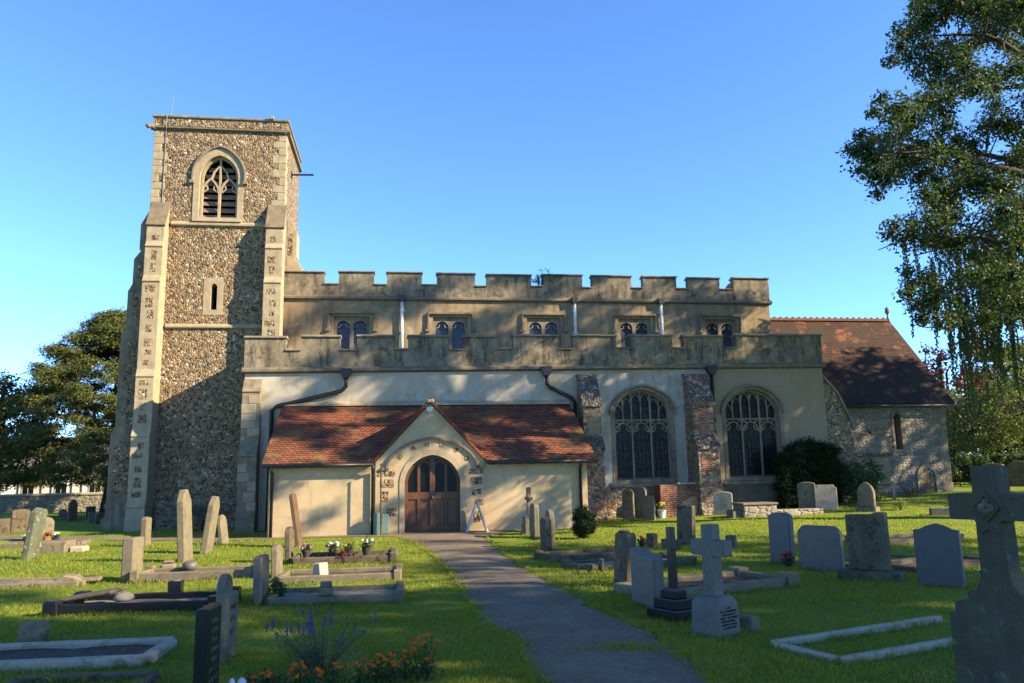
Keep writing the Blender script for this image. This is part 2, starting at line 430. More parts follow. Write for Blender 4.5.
def pathmat():
    q = N('asphalt_path')
    v = q.coords()
    col = q.ramp(q.noise(v, 1.2, 5, .65), [(.3, (.130, .100, .062)), (.7, (.23, .18, .112))])
    col = q.mix(q.mask(q.noise(v, 16, 5, .8), .42, .66, .75), col, q.mix(.55, col, (.02, .017, .012)))
    g = q.noise(v, 70, 3, .8)
    col = q.mix(q.mask(g, .35, .7, .8), col, q.mix(.6, col, (.02, .017, .015)))
    col = q.mix(q.mask(q.noise(v, 110, 2, .7), .62, .7, .5), col, (.40, .30, .2))
    col = q.mix(q.mask(q.noise(v, 2.6, 4, .7), .60, .72, .4), col, (.22, .17, .11))
    nm = q.bump(g, .8, .02)
    return q.fin(col, .9, nm, .2, k=1.2)
M['path'] = pathmat()

# ------------------------------------------------------------------ mesh helpers
class MB:
    def __init__(s):
        s.v, s.f, s.mi = [], [], []
    def add(s, vs, fs, m=0):
        o = len(s.v)
        s.v += [tuple(p) for p in vs]
        for f in fs:
            s.f.append(tuple(i + o for i in f)); s.mi.append(m)
        return s
    def box(s, x0, x1, y0, y1, z0, z1, m=0):
        return s.add([(x0, y0, z0), (x1, y0, z0), (x1, y1, z0), (x0, y1, z0), (x0, y0, z1), (x1, y0, z1), (x1, y1, z1), (x0, y1, z1)],
                     [(0, 3, 2, 1), (4, 5, 6, 7), (0, 1, 5, 4), (1, 2, 6, 5), (2, 3, 7, 6), (3, 0, 4, 7)], m)
    def prism(s, pts, axis, a, b, m=0):
        """closed polygon extruded along an axis; axis x: pts (y,z); y: (x,z); z: (x,y)"""
        n = len(pts)
        def P(p, t):
            return (t, p[0], p[1]) if axis == 'x' else (p[0], t, p[1]) if axis == 'y' else (p[0], p[1], t)
        vs = [P(p, a) for p in pts] + [P(p, b) for p in pts]
        tri = tessellate_polygon([[Vector((p[0], p[1], 0)) for p in pts]])
        fs = [tuple(t) for t in tri] + [tuple(i + n for i in reversed(t)) for t in tri]
        if n <= 5 or _convex(pts):
            fs = [tuple(range(n)), tuple(range(2 * n - 1, n - 1, -1))]
        fs += [(i, (i + 1) % n, n + (i + 1) % n, n + i) for i in range(n)]
        return s.add(vs, fs, m)
    def holed(s, outer, holes, y0, y1, m=0, mj=None):
        """wall in the XZ plane with openings: front face, back face and all reveals"""
        loops = [outer] + holes
        flat = [p for l in loops for p in l]
        n = len(flat)
        tri = tessellate_polygon([[Vector((p[0], p[1], 0)) for p in l] for l in loops])
        s.add([(p[0], y0, p[1]) for p in flat], [tuple(t) for t in tri], m)
        s.add([(p[0], y1, p[1]) for p in flat], [tuple(reversed(t)) for t in tri], m)
        for k, l in enumerate(loops):
            q = len(l)
            s.add([(p[0], y0, p[1]) for p in l] + [(p[0], y1, p[1]) for p in l],
                  [(i, (i + 1) % q, q + (i + 1) % q, q + i) for i in range(q)], m if (k == 0 or mj is None) else mj)
        return s
    def strip(s, pts, w, y0, y1, m=0, closed=False):
        """ribbon of width w along a 2-D polyline in XZ, extruded from y0 to y1"""
        n = len(pts)
        L, R = [], []
        for i, p in enumerate(pts):
            a = pts[i - 1] if (i > 0 or closed) else p
            b = pts[(i + 1) % n] if (i < n - 1 or closed) else p
            d = Vector((b[0] - a[0], b[1] - a[1]))
            d = d.normalized() if d.length > 1e-9 else Vector((1, 0))
            nx, nz = -d.y, d.x
            L.append((p[0] + nx * w / 2, p[1] + nz * w / 2)); R.append((p[0] - nx * w / 2, p[1] - nz * w / 2))
        vs = []
        for l, r in zip(L, R):
            vs += [(l[0], y0, l[1]), (r[0], y0, r[1]), (r[0], y1, r[1]), (l[0], y1, l[1])]
        fs = []
        rng = n if closed else n - 1
        for i in range(rng):
            o, q = 4 * i, 4 * ((i + 1) % n)
            for k in range(4):
                fs.append((o + k, o + (k + 1) % 4, q + (k + 1) % 4, q + k))
        if not closed:
            fs += [(0, 1, 2, 3), tuple(4 * (n - 1) + k for k in (3, 2, 1, 0))]
        return s.add(vs, fs, m)
    def tube(s, pts, r, n=8, m=0, cap=True):
        pts = [Vector(p) for p in pts]
        rs = r if isinstance(r, (list, tuple)) else [r] * len(pts)
        vs, fs = [], []
        for i, p in enumerate(pts):
            d = (pts[min(i + 1, len(pts) - 1)] - pts[max(i - 1, 0)])
            d = d.normalized() if d.length > 1e-9 else Vector((0, 0, 1))
            a = d.cross(Vector((0, 0, 1)))
            if a.length < .05:
                a = d.cross(Vector((0, 1, 0)))
            a.normalize(); b = d.cross(a)
            for k in range(n):
                t = 2 * pi * k / n
                vs.append(p + (a * cos(t) + b * sin(t)) * rs[i])
        for i in range(len(pts) - 1):
            for k in range(n):
                fs.append((i * n + k, i * n + (k + 1) % n, (i + 1) * n + (k + 1) % n, (i + 1) * n + k))
        if cap:
            fs += [tuple(range(n)), tuple((len(pts) - 1) * n + k for k in range(n - 1, -1, -1))]
        return s.add(vs, fs, m)
    def lathe(s, prof, c=(0, 0, 0), n=14, m=0):
        vs, fs = [], []
        for r, z in prof:
            for k in range(n):
                t = 2 * pi * k / n
                vs.append((c[0] + r * cos(t), c[1] + r * sin(t), c[2] + z))
        for i in range(len(prof) - 1):
            for k in range(n):
                fs.append((i * n + k, i * n + (k + 1) % n, (i + 1) * n + (k + 1) % n, (i + 1) * n + k))
        fs += [tuple(range(n - 1, -1, -1)), tuple((len(prof) - 1) * n + k for k in range(n))]
        return s.add(vs, fs, m)
    def build(s, name, mat, parent=None, bevel=0, smooth=False, loc=None, sub=0):
        me = bpy.data.meshes.new(name)
        me.from_pydata(s.v, [], s.f)
        mats = mat if isinstance(mat, (list, tuple)) else [mat]
        for m in mats:
            me.materials.append(m)
        if len(mats) > 1:
            me.polygons.foreach_set('material_index', s.mi)
        bm = bmesh.new(); bm.from_mesh(me)
        bmesh.ops.recalc_face_normals(bm, faces=bm.faces)
        bm.to_mesh(me); bm.free()
        if smooth:
            me.polygons.foreach_set('use_smooth', [True] * len(me.polygons))
        o = bpy.data.objects.new(name, me)
        COL.objects.link(o)
        if parent is not None:
            o.parent = parent
        if loc is not None:
            o.location = loc
        if bevel:
            md = o.modifiers.new('edge', 'BEVEL'); md.width = bevel; md.segments = 1; md.limit_method = 'ANGLE'; md.angle_limit = radians(40)
        return o

def _convex(pts):
    sg = 0
    n = len(pts)
    for i in range(n):
        a, b, c = pts[i], pts[(i + 1) % n], pts[(i + 2) % n]
        cr = (b[0] - a[0]) * (c[1] - b[1]) - (b[1] - a[1]) * (c[0] - b[0])
        if abs(cr) < 1e-9:
            continue
        if sg and cr * sg < 0:
            return False
        sg = cr
    return True

def tag(o, label=None, cat=None, group=None, kind=None):
    if label: o['label'] = label
    if cat: o['category'] = cat
    if group: o['group'] = group
    if kind: o['kind'] = kind
    return o

def empty(name, loc=(0, 0, 0), rz=0, rx=0, ry=0, label=None, cat=None, group=None):
    o = bpy.data.objects.new(name, None)
    o.empty_display_size = .2
    COL.objects.link(o)
    o.location = loc
    o.rotation_euler = (rx, ry, rz)
    return tag(o, label, cat, group)

def dup(root, loc=None, rz=None, label=None):
    r = root.copy(); COL.objects.link(r)
    if loc is not None: r.location = loc
    if rz is not None: r.rotation_euler[2] = rz
    if label: r['label'] = label
    for ch in list(root.children):
        c = ch.copy(); COL.objects.link(c); c.parent = r
        for gch in list(ch.children):
            d = gch.copy(); COL.objects.link(d); d.parent = c
    return r

def smst(a, b, x):
    t = min(1, max(0, (x - a) / (b - a)))
    return t * t * (3 - 2 * t)

def gz(x, y):
    """height of the ground: level by the porch, rising gently towards the chancel"""
    return 0.62 * smst(3, 26, x) * smst(16, 30, y)

def arch(cx, hw, zb, zs, zt, n=10):
    """outline of an arched opening, from the left foot over the apex to the right foot"""
    h = zt - zs
    pts = []
    if h >= hw * .98:
        d = (h * h - hw * hw) / (2 * hw)
        R = hw + d
        a1 = math.atan2(h, -d)
        for i in range(n + 1):
            t = pi + (a1 - pi) * i / n
            pts.append((cx + d + R * cos(t), zs + R * sin(t)))
    else:
        for i in range(n + 1):
            u = 1 - i / n
            u = 1 - (1 - u) ** 1.6 if False else cos((i / n) * pi / 2)
            z = h * (.88 * (1 - u ** 2.2) ** .55 + .12 * (1 - u))
            pts.append((cx - hw * u, zs + z))
    right = [(2 * cx - p[0], p[1]) for p in reversed(pts[:-1])]
    body = pts + right
    if zb is None:
        return body
    return [(cx - hw, zb)] + body + [(cx + hw, zb)]

def leaves(name, clumps, per, size, mat, parent=None, asp=.55, shell=.5, up=.35, seed=1, flat=.85, droop=0.0, shape=None):
    """leaf-sized faces spread through clumps (x, y, z, r); 'per' leaves per unit r^2"""
    rng = np.random.default_rng(seed)
    C = np.array(clumps, float)
    cnt = np.maximum(4, (per * C[:, 3] ** 2)).astype(int)
    idx = np.repeat(np.arange(len(C)), cnt)
    n = len(idx)
    d = rng.normal(size=(n, 3)); d /= np.linalg.norm(d, axis=1)[:, None]
    r = C[idx, 3] * rng.random(n) ** (1 / (1 + 2 * shell)) * (1 + .18 * rng.normal(size=n))
    p = C[idx, :3] + d * r[:, None] * np.array([1, 1, flat])
    nrm = d * .6 + rng.normal(size=(n, 3)) * .6 + np.array([0, 0, up])
    nrm /= np.linalg.norm(nrm, axis=1)[:, None]
    t = np.cross(nrm, rng.normal(size=(n, 3)))
    t[:, 2] -= droop
    t /= np.linalg.norm(t, axis=1)[:, None]
    b = np.cross(nrm, t)
    b /= np.linalg.norm(b, axis=1)[:, None] + 1e-9
    s = size * (.6 + .8 * rng.random(n))[:, None]
    L = t * s; B = b * s * asp
    fold = nrm * s * .18
    vs = np.stack([p - L, p + B * .9 + fold, p + L * 1.1, p - B * .9 + fold], 1).reshape(-1, 3)
    fs = np.arange(4 * n).reshape(-1, 4)
    me = bpy.data.meshes.new(name)
    me.from_pydata(vs, [], fs)
    me.materials.append(mat)
    o = bpy.data.objects.new(name, me)
    COL.objects.link(o)
    if parent is not None:
        o.parent = parent
    return o

def branches(name, trunk, limbs, clumps, mat, parent, twig=.03, tr=.3):
    """tapered trunk, limbs, and a twig from each clump to the nearest limb"""
    mb = MB()
    mb.tube(trunk, [tr * (1.25 if i == 0 else 1) * (1 - .62 * i / (len(trunk) - 1)) for i in range(len(trunk))], 10)
    nodes = []
    for L in limbs:
        a0 = L[0][3]; pts = [Vector(q[:3]) for q in L]; rs = [q[3] for q in L]
        P2, R2 = [], []
        for i in range(len(pts) - 1):
            for k in range(4):
                f = k / 4
                j = Vector((random.uniform(-1, 1), random.uniform(-1, 1), random.uniform(-1, 1))) * rs[i] * .5
                P2.append(pts[i].lerp(pts[i + 1], f) + (j if k else Vector())); R2.append(rs[i] * (1 - f) + rs[i + 1] * f)
        P2.append(pts[-1]); R2.append(rs[-1])
        mb.tube(P2, R2, 7)
        nodes += list(zip(P2, R2))
    for t in trunk[1:]:
        nodes.append((Vector(t), tr * .5))
    for c in clumps:
        p = Vector(c[:3])
        q, r = min(nodes, key=lambda n_: (n_[0] - p).length)
        if (p - q).length > (1.6 if c[3] < .35 else 3.2): continue
        mid = q.lerp(p, .5) + Vector((random.uniform(-.15, .15), random.uniform(-.15, .15), random.uniform(-.05, .25))) * (p - q).length * .4
        rb = min(r * .6, twig * (1 + .35 * (p - q).length))
        mb.tube([q, q.lerp(mid, .5) + Vector((0, 0, .04)), mid, p], [rb, rb * .8, rb * .6, rb * .25], 5, cap=False)
    return mb.build(name, mat, parent, smooth=True)

# ------------------------------------------------------------------ the setting: lawn, paths
def ground():
    xs = np.unique(np.concatenate([np.linspace(-900, -60, 10), np.linspace(-60, -14, 24), np.linspace(-14, 34, 121), np.linspace(34, 70, 19), np.linspace(70, 900, 10)]))
    ys = np.unique(np.concatenate([np.linspace(-300, -10, 8), np.linspace(-10, 4, 10), np.linspace(4, 40, 109), np.linspace(40, 80, 21), np.linspace(80, 1500, 10)]))
    vs, fs = [], []
    for y in ys:
        for x in xs:
            b = .03 * sin(x * .9 + y * .4) * sin(y * .7 - x * .3) if (4 < y < 40 and -14 < x < 34) else 0
            if -9 < x < 3.4 and 22 < y < 32 or .3 < x < 3.2: b = min(b, 0) * .2 - .004
            vs.append((x, y, gz(x, y) + b))
    nx = len(xs)
    for j in range(len(ys) - 1):
        for i in range(nx - 1):
            a = j * nx + i
            fs.append((a, a + 1, a + nx + 1, a + nx))
    mb = MB(); mb.v, mb.f, mb.mi = vs, fs, [0] * len(fs)
    o = mb.build('lawn', M['grass'], smooth=True)
    tag(o, kind='structure')
ground()

PL = [(3.5, .78), (6.5, 1.12), (8.0, 1.22), (10, .98), (12.5, .95), (15, .92), (18, .72), (20.4, .48), (22, .25), (23.4, -.05), (25.0, -.35)]
PR = [(3.5, 2.45), (6.5, 2.5), (8.1, 2.72), (9.7, 2.52), (11.6, 2.44), (15.6, 2.22), (18, 2.25), (20.4, 2.3), (22.6, 2.36), (23.6, 2.9), (25.0, 3.6)]
def lerp(tab, y):
    return float(np.interp(y, [t[0] for t in tab], [t[1] for t in tab]))
def path_edges(y):
    w1 = .07 * sin(y * 3.1) + .05 * sin(y * 7.7 + 1) + .035 * sin(y * 17) + random.uniform(-.03, .03)
    w2 = .07 * sin(y * 2.7 + 2) + .05 * sin(y * 8.3) + .035 * sin(y * 19 + 1) + random.uniform(-.03, .03)
    return lerp(PL, y) + w1, lerp(PR, y) + w2
mb = MB()
prev = None
for k in range(0, 216):
    y = 3.5 + k * .1
    a, b = path_edges(y)
    row = [(a + (b - a) * t / 6, y, .003 + .03 * sin(pi * t / 6)) for t in range(7)]
    if prev:
        for t in range(6):
            mb.add([prev[t], prev[t + 1], row[t + 1], row[t]], [(0, 1, 2, 3)])
    prev = row
tag(mb.build('footpath', M['path'], smooth=True), kind='structure')
mb = MB()
def fed(x):
    return 24.3 - .5 * smst(-1.2, .6, x) + .07 * sin(x * 2.1) + .05 * sin(x * 5.3) + (.0 if x > -5 else .42 * (-5 - x)), 25.2 if x > -5.4 else 25.5 + .5 * (-5 - x)
prev = None
for k in range(0, 104):
    x = -14.5 + k * .15
    if x > .9: break
    a, b = fed(x)
    row = [(x, a, .008), (x, (a + b) / 2, .012), (x, b, .008)]
    if prev:
        for t in range(2):
            mb.add([prev[t], row[t], row[t + 1], prev[t + 1]], [(0, 1, 2, 3)])
    prev = row
tag(mb.build('walk_along_church', M['path'], smooth=True), kind='structure')

# ------------------------------------------------------------------ the church
CH = empty('church', (0, 0, 0), label='old flint and rendered parish church with square tower, battlements and red tiled porch', cat='church')
YP, YA, YN, YT = 25.0, 28.6, 32.0, 31.5

# ---- tower
TX0, TX1, TY1 = -9.95, -4.75, 35.6
o_arch = arch(-7.36, .98, 11.98, 13.95, 15.15, 12)
sl_rect = [(-7.76, 8.19), (-7.76, 9.69), (-7.0, 9.69), (-7.0, 8.19)]
mb = MB()
mb.holed([(TX0, -.3), (TX0, 15.9), (TX1, 15.9), (TX1, -.3)], [o_arch, sl_rect], YT, YT + .8)
mb.box(TX0, TX0 + .8, YT + .8, TY1, -.3, 15.9).box(TX1 - .8, TX1, YT + .8, TY1, -.3, 15.9).box(TX0 + .8, TX1 - .8, TY1 - .8, TY1, -.3, 15.9)
tower = mb.build('tower', M['flint'], CH)
mb = MB()
mb.box(TX0 - .04, TX1 + .04, YT - .04, YT + .3, 16.05, 16.38).box(TX0 - .04, TX1 + .04, TY1 - .3, TY1 + .04, 16.05, 16.38)
mb.box(TX0 - .04, TX0 + .3, YT + .3, TY1 - .3, 16.05, 16.38).box(TX1 - .3, TX1 + .04, YT + .3, TY1 - .3, 16.05, 16.38)
par = mb.build('tower_parapet', M['flint'], CH)
mb = MB()
for z0, z1, p in ((16.38, 16.5, .1), ):
    mb.box(TX0 - p, TX1 + p, YT - p, YT + .35, z0, z1).box(TX0 - p, TX1 + p, TY1 - .35, TY1 + p, z0, z1)
    mb.box(TX0 - p, TX0 + .35, YT + .35, TY1 - .35, z0, z1).box(TX1 - .35, TX1 + p, YT + .35, TY1 - .35, z0, z1)
mb.build('coping', M['stone_dark'], par, bevel=.03)
mb = MB()
prof = [(0, 15.86), (-.17, 15.93), (-.17, 16.0), (0, 16.07)]
mb.prism([(YT + .05 + a, z) for a, z in prof], 'x', TX0 - .15, TX1 + .15)
mb.prism([(TX1 - .05 - a, z) for a, z in prof], 'y', YT - .1, TY1 + .1)
mb.prism([(TX0 + .05 + a, z) for a, z in prof], 'y', YT - .1, TY1 + .1)
mb.build('string_course', M['string'], tower)
mb = MB()
for z in (11.9, 7.72):
    mb.prism([(YT + .02, z - .1), (YT - .1, z - .05), (YT - .1, z + .02), (YT + .02, z + .13)], 'x', TX0 + .84, TX1 - .62)
    mb.prism([(TX1 - .02, z - .1), (TX1 + .1, z - .05), (TX1 + .1, z + .02), (TX1 - .02, z + .13)], 'y', YT + 1.05, TY1 - .1)
mb.build('string_course', M['stone'], tower)
mb = MB(); mb2 = MB()
z = 11.8
i = 0
while z < 15.8:                               # quoin stones of the belfry stage
    h = random.uniform(.26, .36)
    h = min(h, 15.84 - z)
    if h < .08: break
    wl = .52 if i % 2 else .27
    wl += random.uniform(-.04, .04)
    e = .012
    mb2.box(TX0 - e, TX0 + wl, YT - e, YT + .3, z, z + h - .012)
    mb.box(TX1 - wl, TX1 + e, YT - e, YT + (.27 if i % 2 else .52), z, z + h - .012)
    z += h; i += 1
mb.build('quoins', M['stone'], tower, bevel=.012)
mb2.build('quoins', M['stone'], tower, bevel=.012)
mb = MB()
mb.prism([(YT + .1, -.3), (YT - .22, -.3), (YT - .22, .45), (YT - .17, .5), (YT - .17, .8), (YT - .2, .83), (YT - .2, .9), (YT - .02, 1.04), (YT + .1, 1.04)], 'x', TX0 + .9, TX1 - .7)
mb.build('plinth', M['mixed'], tower)
# gargoyle, lightning rod, lamp, projecting flagpole arm
mb = MB()
mb.tube([(TX0 + .05, YT + .05, 15.95), (TX0 - .1, YT - .1, 15.98), (TX0 - .18, YT - .18, 15.92)], [.11, .1, .07], 7)
mb.lathe([(.03, -.1), (.1, -.04), (.11, .03), (.05, .1)], (TX0 - .2, YT - .2, 15.93), 8)
mb.build('gargoyle', M['stone_dark'], tower, smooth=True)
mb = MB()
mb.tube([(-9.35, YT - .02, 16.45), (-9.3, YT - .02, 17.3)], .016, 6)
mb.tube([(-9.47, YT - .14, 16.5), (-9.47, YT - .14, 15.9), (-9.5, YT - .03, 15.8), (-9.5, YT - .03, 12.7)], .014, 6)
mb.build('lightning_conductor', M['lead'], tower)
mb = MB()
mb.box(-5.44, -5.26, YT - .2, YT - .08, 16.44, 16.62).tube([(-5.35, YT - .02, 16.5), (-5.35, YT + .25, 16.45)], .03, 6)
mb.build('floodlight', M['lead'], tower, bevel=.02)
mb = MB()
mb.tube([(TX1 - .05, 33.1, 14.75), (TX1 + .95, 33.1, 14.78)], .045, 8).box(TX1 - .02, TX1 + .04, 33.0, 33.2, 14.62, 14.88)
mb.build('flagpole_arm', M['blackpipe'], tower)

# belfry window
bw = MB()
ring = arch(-7.36, .75, 12.2, 13.9, 14.85, 12)
bw.holed(o_arch, [ring], YT - .03, YT + .5)
win = bw.build('belfry_window', M['stone'], CH)
mb = MB()
hm = arch(-7.36, 1.02, 13.7, 13.95, 15.22, 12)
mb.strip(hm, .09, YT - .11, YT - .005).box(-8.5, -8.3, YT - .13, YT - .01, 13.6, 13.74).box(-6.42, -6.22, YT - .13, YT - .01, 13.6, 13.74)
mb.build('hood_mould', M['stone_dark'], win, bevel=.015)
mb = MB()
mb.prism([(YT - .12, 12.0), (YT - .12, 12.06), (YT + .25, 12.24), (YT + .25, 12.0)], 'x', -8.3, -6.42)
mb.build('sill', M['stone'], win)
mb = MB()
y0, y1 = YT + .16, YT + .30
mb.box(-7.405, -7.315, y0, y1, 12.2, 13.6)
for cx in (-7.72, -7.0):
    mb.strip(arch(cx, .32, None, 13.3, 13.9, 8), .075, y0 + .002, y1 - .002)
    for sgn in (-1, 1):
        mb.strip([(cx + sgn * .30, 13.32), (cx + sgn * .12, 13.46), (cx + sgn * .15, 13.62)], .05, y0 + .03, y1 - .03)
mb.strip([(-7.36, 13.55), (-7.36, 14.8)], .07, y0 + .004, y1 - .004)
mb.strip([(-7.72, 13.86), (-7.6, 14.2), (-7.36, 14.5)], .06, y0 + .006, y1 - .006)
mb.strip([(-7.0, 13.86), (-7.12, 14.2), (-7.36, 14.5)], .06, y0 + .006, y1 - .006)
mb.strip(arch(-7.36, .69, 12.25, 13.9, 14.81, 12), .08, y0 - .004, y1 + .004)
mb.build('tracery', M['stone'], win)
mb = MB()
for k in range(8):
    z = 12.24 + k * .29
    hw = .70 if z < 13.9 else .70 * max(.2, 1 - ((z - 13.6) / 1.3) ** 1.8)
    mb.prism([(YT + .34, z), (YT + .355, z - .01), (YT + .46, z + .20), (YT + .44, z + .21)], 'x', -7.36 - hw, -7.36 + hw)
mb.build('louvres', M['wood_grey'], win)
mb = MB(); mb.box(-8.2, -6.5, YT + .7, YT + .75, 12.0, 15.0)
mb.build('dark_opening', M['void'], win)
# slit window
sw = MB()
sl = arch(-7.36, .12, 8.4, 9.3, 9.47, 5)
sw.holed([(-7.76, 8.19), (-7.76, 9.69), (-7.0, 9.69), (-7.0, 8.19)], [sl], YT - .015, YT + .55)
win = sw.build('slit_window', M['stone'], CH)
mb = MB(); mb.box(-7.6, -7.1, YT + .45, YT + .5, 8.3, 9.55); mb.build('dark_opening', M['void'], win)

def tower_buttress(x0, x1, low=True):
    y = YT
    pts = [(y + .02, -.3)]
    if low:
        pts += [(y - 1.28, -.3), (y - 1.28, .42), (y - 1.18, .52), (y - 1.18, .8), (y - 1.22, .84), (y - 1.22, .92), (y - 1.06, 1.05), (y - 1.06, 3.35), (y - 1.12, 3.42), (y - .93, 3.75), (y - .93, 5.6), (y - .98, 5.66), (y - .84, 5.95)]
    else:
        pts += [(y - .84, -.3)]
    pts += [(y - .84, 9.3), (y - .9, 9.36), (y - .74, 9.62), (y - .74, 10.72), (y - .8, 10.78), (y - .66, 11.0), (y - .66, 11.6), (y - .72, 11.66), (y + .0, 12.8), (y + .02, 12.8)]
    pts = [(y + (a - y) * .84 if a < y else a, z) for a, z in pts]
    b = MB().prism(pts, 'x', x0, x1).build('tower_buttress', M['stone'], CH, bevel=.012)
    f = MB()
    rng = random.Random(int(x0 * 100))
    for z0, z1, yy in ((1.2, 3.2, 1.06), (3.9, 5.5, .93), (6.1, 9.2, .84), (9.75, 10.6, .74), (11.05, 11.55, .66)):
        z = z0
        while z < z1 - .15:
            h = min(rng.uniform(.18, .4), z1 - z)
            w = rng.uniform(.09, .2)
            c = (x0 + x1) / 2 + rng.uniform(-.06, .06)
            f.box(c - w, c + w * .8, y - yy * .84 - .008, y - yy * .84 + .05, z, z + h)
            z += h + rng.uniform(.12, .3)
    f.build('flint_panel', M['flint'], b)
    w = MB()
    w.prism([(y - .62, 11.655), (y + .0, 12.82), (y + .0, 12.76), (y - .56, 11.6)], 'x', x0 - .03, x1 + .03)
    w.build('weathering', M['string'], b)
tower_buttress(-9.86, -9.2)
tower_buttress(-5.36, -4.68, False)

def side_buttress(s, x, low):
    """buttress standing off the side wall: s = -1 west, +1 east"""
    q = [(0, 12.8), (.42, 11.95), (.42, 10.9), (.36, 10.85), (.6, 10.5), (.6, 9.5), (.75, 9.2), (.75, 7.7), (.9, 7.4), (.9, 3.9), (1.05, 3.55), (1.05, 1.05), (1.12, .9), (1.12, .8), (1.06, .78), (1.06, .5), (1.2, .4), (1.2, -.3), (0, -.3)]
    if not low:
        q = [(0, 12.8), (.4, 11.95), (.4, 10.9), (.35, 10.85), (.62, 10.45), (.62, 6.0), (0, 6.0)]
    YB = YT + .33 if low else YT + 1.0
    pts = [(x + s * a, z) for a, z in q]
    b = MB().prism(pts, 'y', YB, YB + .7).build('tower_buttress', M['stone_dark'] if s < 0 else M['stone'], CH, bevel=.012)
    f = MB()
    for z0, z1, a in ((1.3, 3.4, .95), (3.95, 7.2, .8), (7.8, 9.1, .62), (9.6, 10.4, .5), (10.95, 11.9, .3)):
        if not low and z1 < 6.5: continue
        z = z0
        while z < z1 - .2:
            h = .33
            ww = a - random.choice((.12, .3)) if a > .5 else a - .12
            x0, x1 = sorted((x + s * .05, x + s * (.05 + ww)))
            f.box(x0, x1, YB - .008, YB + .07, z, z + min(h, z1 - z))
            z += h + .004
    f.build('flint_panel', M['flint'], b)
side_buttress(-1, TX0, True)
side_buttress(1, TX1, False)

# ---- nave with clerestory
def zs(x):                                     # the long string course climbs a little to the east
    return .008 * (x + 5.5)
NW = [-2.02, 2.03, 5.99, 9.98, 13.88]
holes = [[(c - .72, 6.75), (c - .72, 8.28), (c + .72, 8.28), (c + .72, 6.75)] for c in NW]
mb = MB()
mb.holed([(-4.82, 5.0), (-4.82, 9.1), (16.2, 9.1), (16.2, 5.0)], holes, YN, YN + .6)
mb.box(15.6, 16.2, YN + .6, 38.6, 2.0, 9.1).box(-4.75, 15.6, 38.0, 38.6, 2.0, 9.1)
mb.box(15.6, 16.2, YN, YN + .6, 2.0, 5.0)
nave = mb.build('nave', M['nave_render'], CH)
mb = MB().prism([(YN + .02, 8.93), (YN - .13, 9.0), (YN - .13, 9.08), (YN + .02, 9.17)], 'x', -4.76, 16.3)
mb.prism([(16.18, 8.93), (16.33, 9.0), (16.33, 9.08), (16.18, 9.17)], 'y', YN - .1, 38.7)
mb.build('string_course', M['string'], nave)

def battlement(name, edges, x0, x1, ylo, yhi, zb, zc, zm, mats, parent, drift=False, skip=()):
    """solid parapet wall with raised merlons; merlon edges given as x pairs"""
    d = zs if drift else (lambda x: 0)
    rng = random.Random(len(edges) * 3)
    base = MB()
    cop = MB()
    pairs = [(edges[i], edges[i + 1]) for i in range(0, len(edges) - 1, 2)]
    cur = x0
    outline = [(x0, zb + d(x0))]
    for i, (a, b) in enumerate(pairs):
        top = zm + d((a + b) / 2) + rng.uniform(-.03, .03)
        cz = zc + d(a) + rng.uniform(-.02, .02)
        if a > x0 + .01:
            outline += [(cur, cz), (a, cz)]
        outline += [(a, top), (b, top + rng.uniform(-.02, .02))]
        cur = b
        cop.prism([(ylo - .07, top - .01), (ylo - .07, top + .05), ((ylo + yhi) / 2, top + .12), (yhi + .07, top + .05), (yhi + .07, top - .01)], 'x', a - .04, b + .04)
        if i < len(pairs) - 1:
            n = pairs[i + 1][0]
            cop.prism([(ylo - .06, cz - .02), (ylo - .06, cz + .04), ((ylo + yhi) / 2, cz + .09), (yhi + .06, cz + .04), (yhi + .06, cz - .02)], 'x', b + .003, n - .003)
            # keep the next crenel level consistent
            outline += [(b, cz), (n, cz)]
            cur = n
    outline += [(x1, outline[-1][1]), (x1, zb + d(x1))] if cur < x1 - .01 else [(x1, zb + d(x1))]
    # clean duplicates
    cl = []
    for p in outline:
        if not cl or abs(p[0] - cl[-1][0]) + abs(p[1] - cl[-1][1]) > 1e-5:
            cl.append(p)
    base.prism(cl, 'y', ylo, yhi)
    par = base.build(name, mats[0], parent)
    cop.build('coping', mats[1], par, bevel=.015)
    return par
NE_ = [-4.8, -3.16, -2.56, -1.13, -.6, .85, 1.48, 3.08, 3.59, 5.49, 6.01, 7.72, 8.17, 9.91, 10.45, 11.95, 12.51, 13.94, 14.6, 16.24]
npar = battlement('nave_parapet', NE_, -4.8, 16.24, YN - .03, YN + .35, 9.12, 9.62, 10.12, (M['parapet'], M['stone_dark']), CH)
mb = MB()                                     # parapet returning along the low east gable
mb.prism([(YN + .35, 9.12), (YN + .35, 10.12), (YN + 1.1, 10.12), (YN + 1.1, 9.9), (35.3, 10.75), (38.6, 9.7), (38.6, 9.12)], 'x', 15.85, 16.24)
mb.build('gable_parapet', M['parapet'], npar)
mb = MB().add([(-4.7, YN + .35, 9.4), (15.85, YN + .35, 9.4), (15.85, 35.3, 10.1), (-4.7, 35.3, 10.1), (15.85, 38.4, 9.4), (-4.7, 38.4, 9.4)], [(0, 1, 2, 3), (3, 2, 4, 5)])
mb.build('lead_roof', M['lead'], CH)

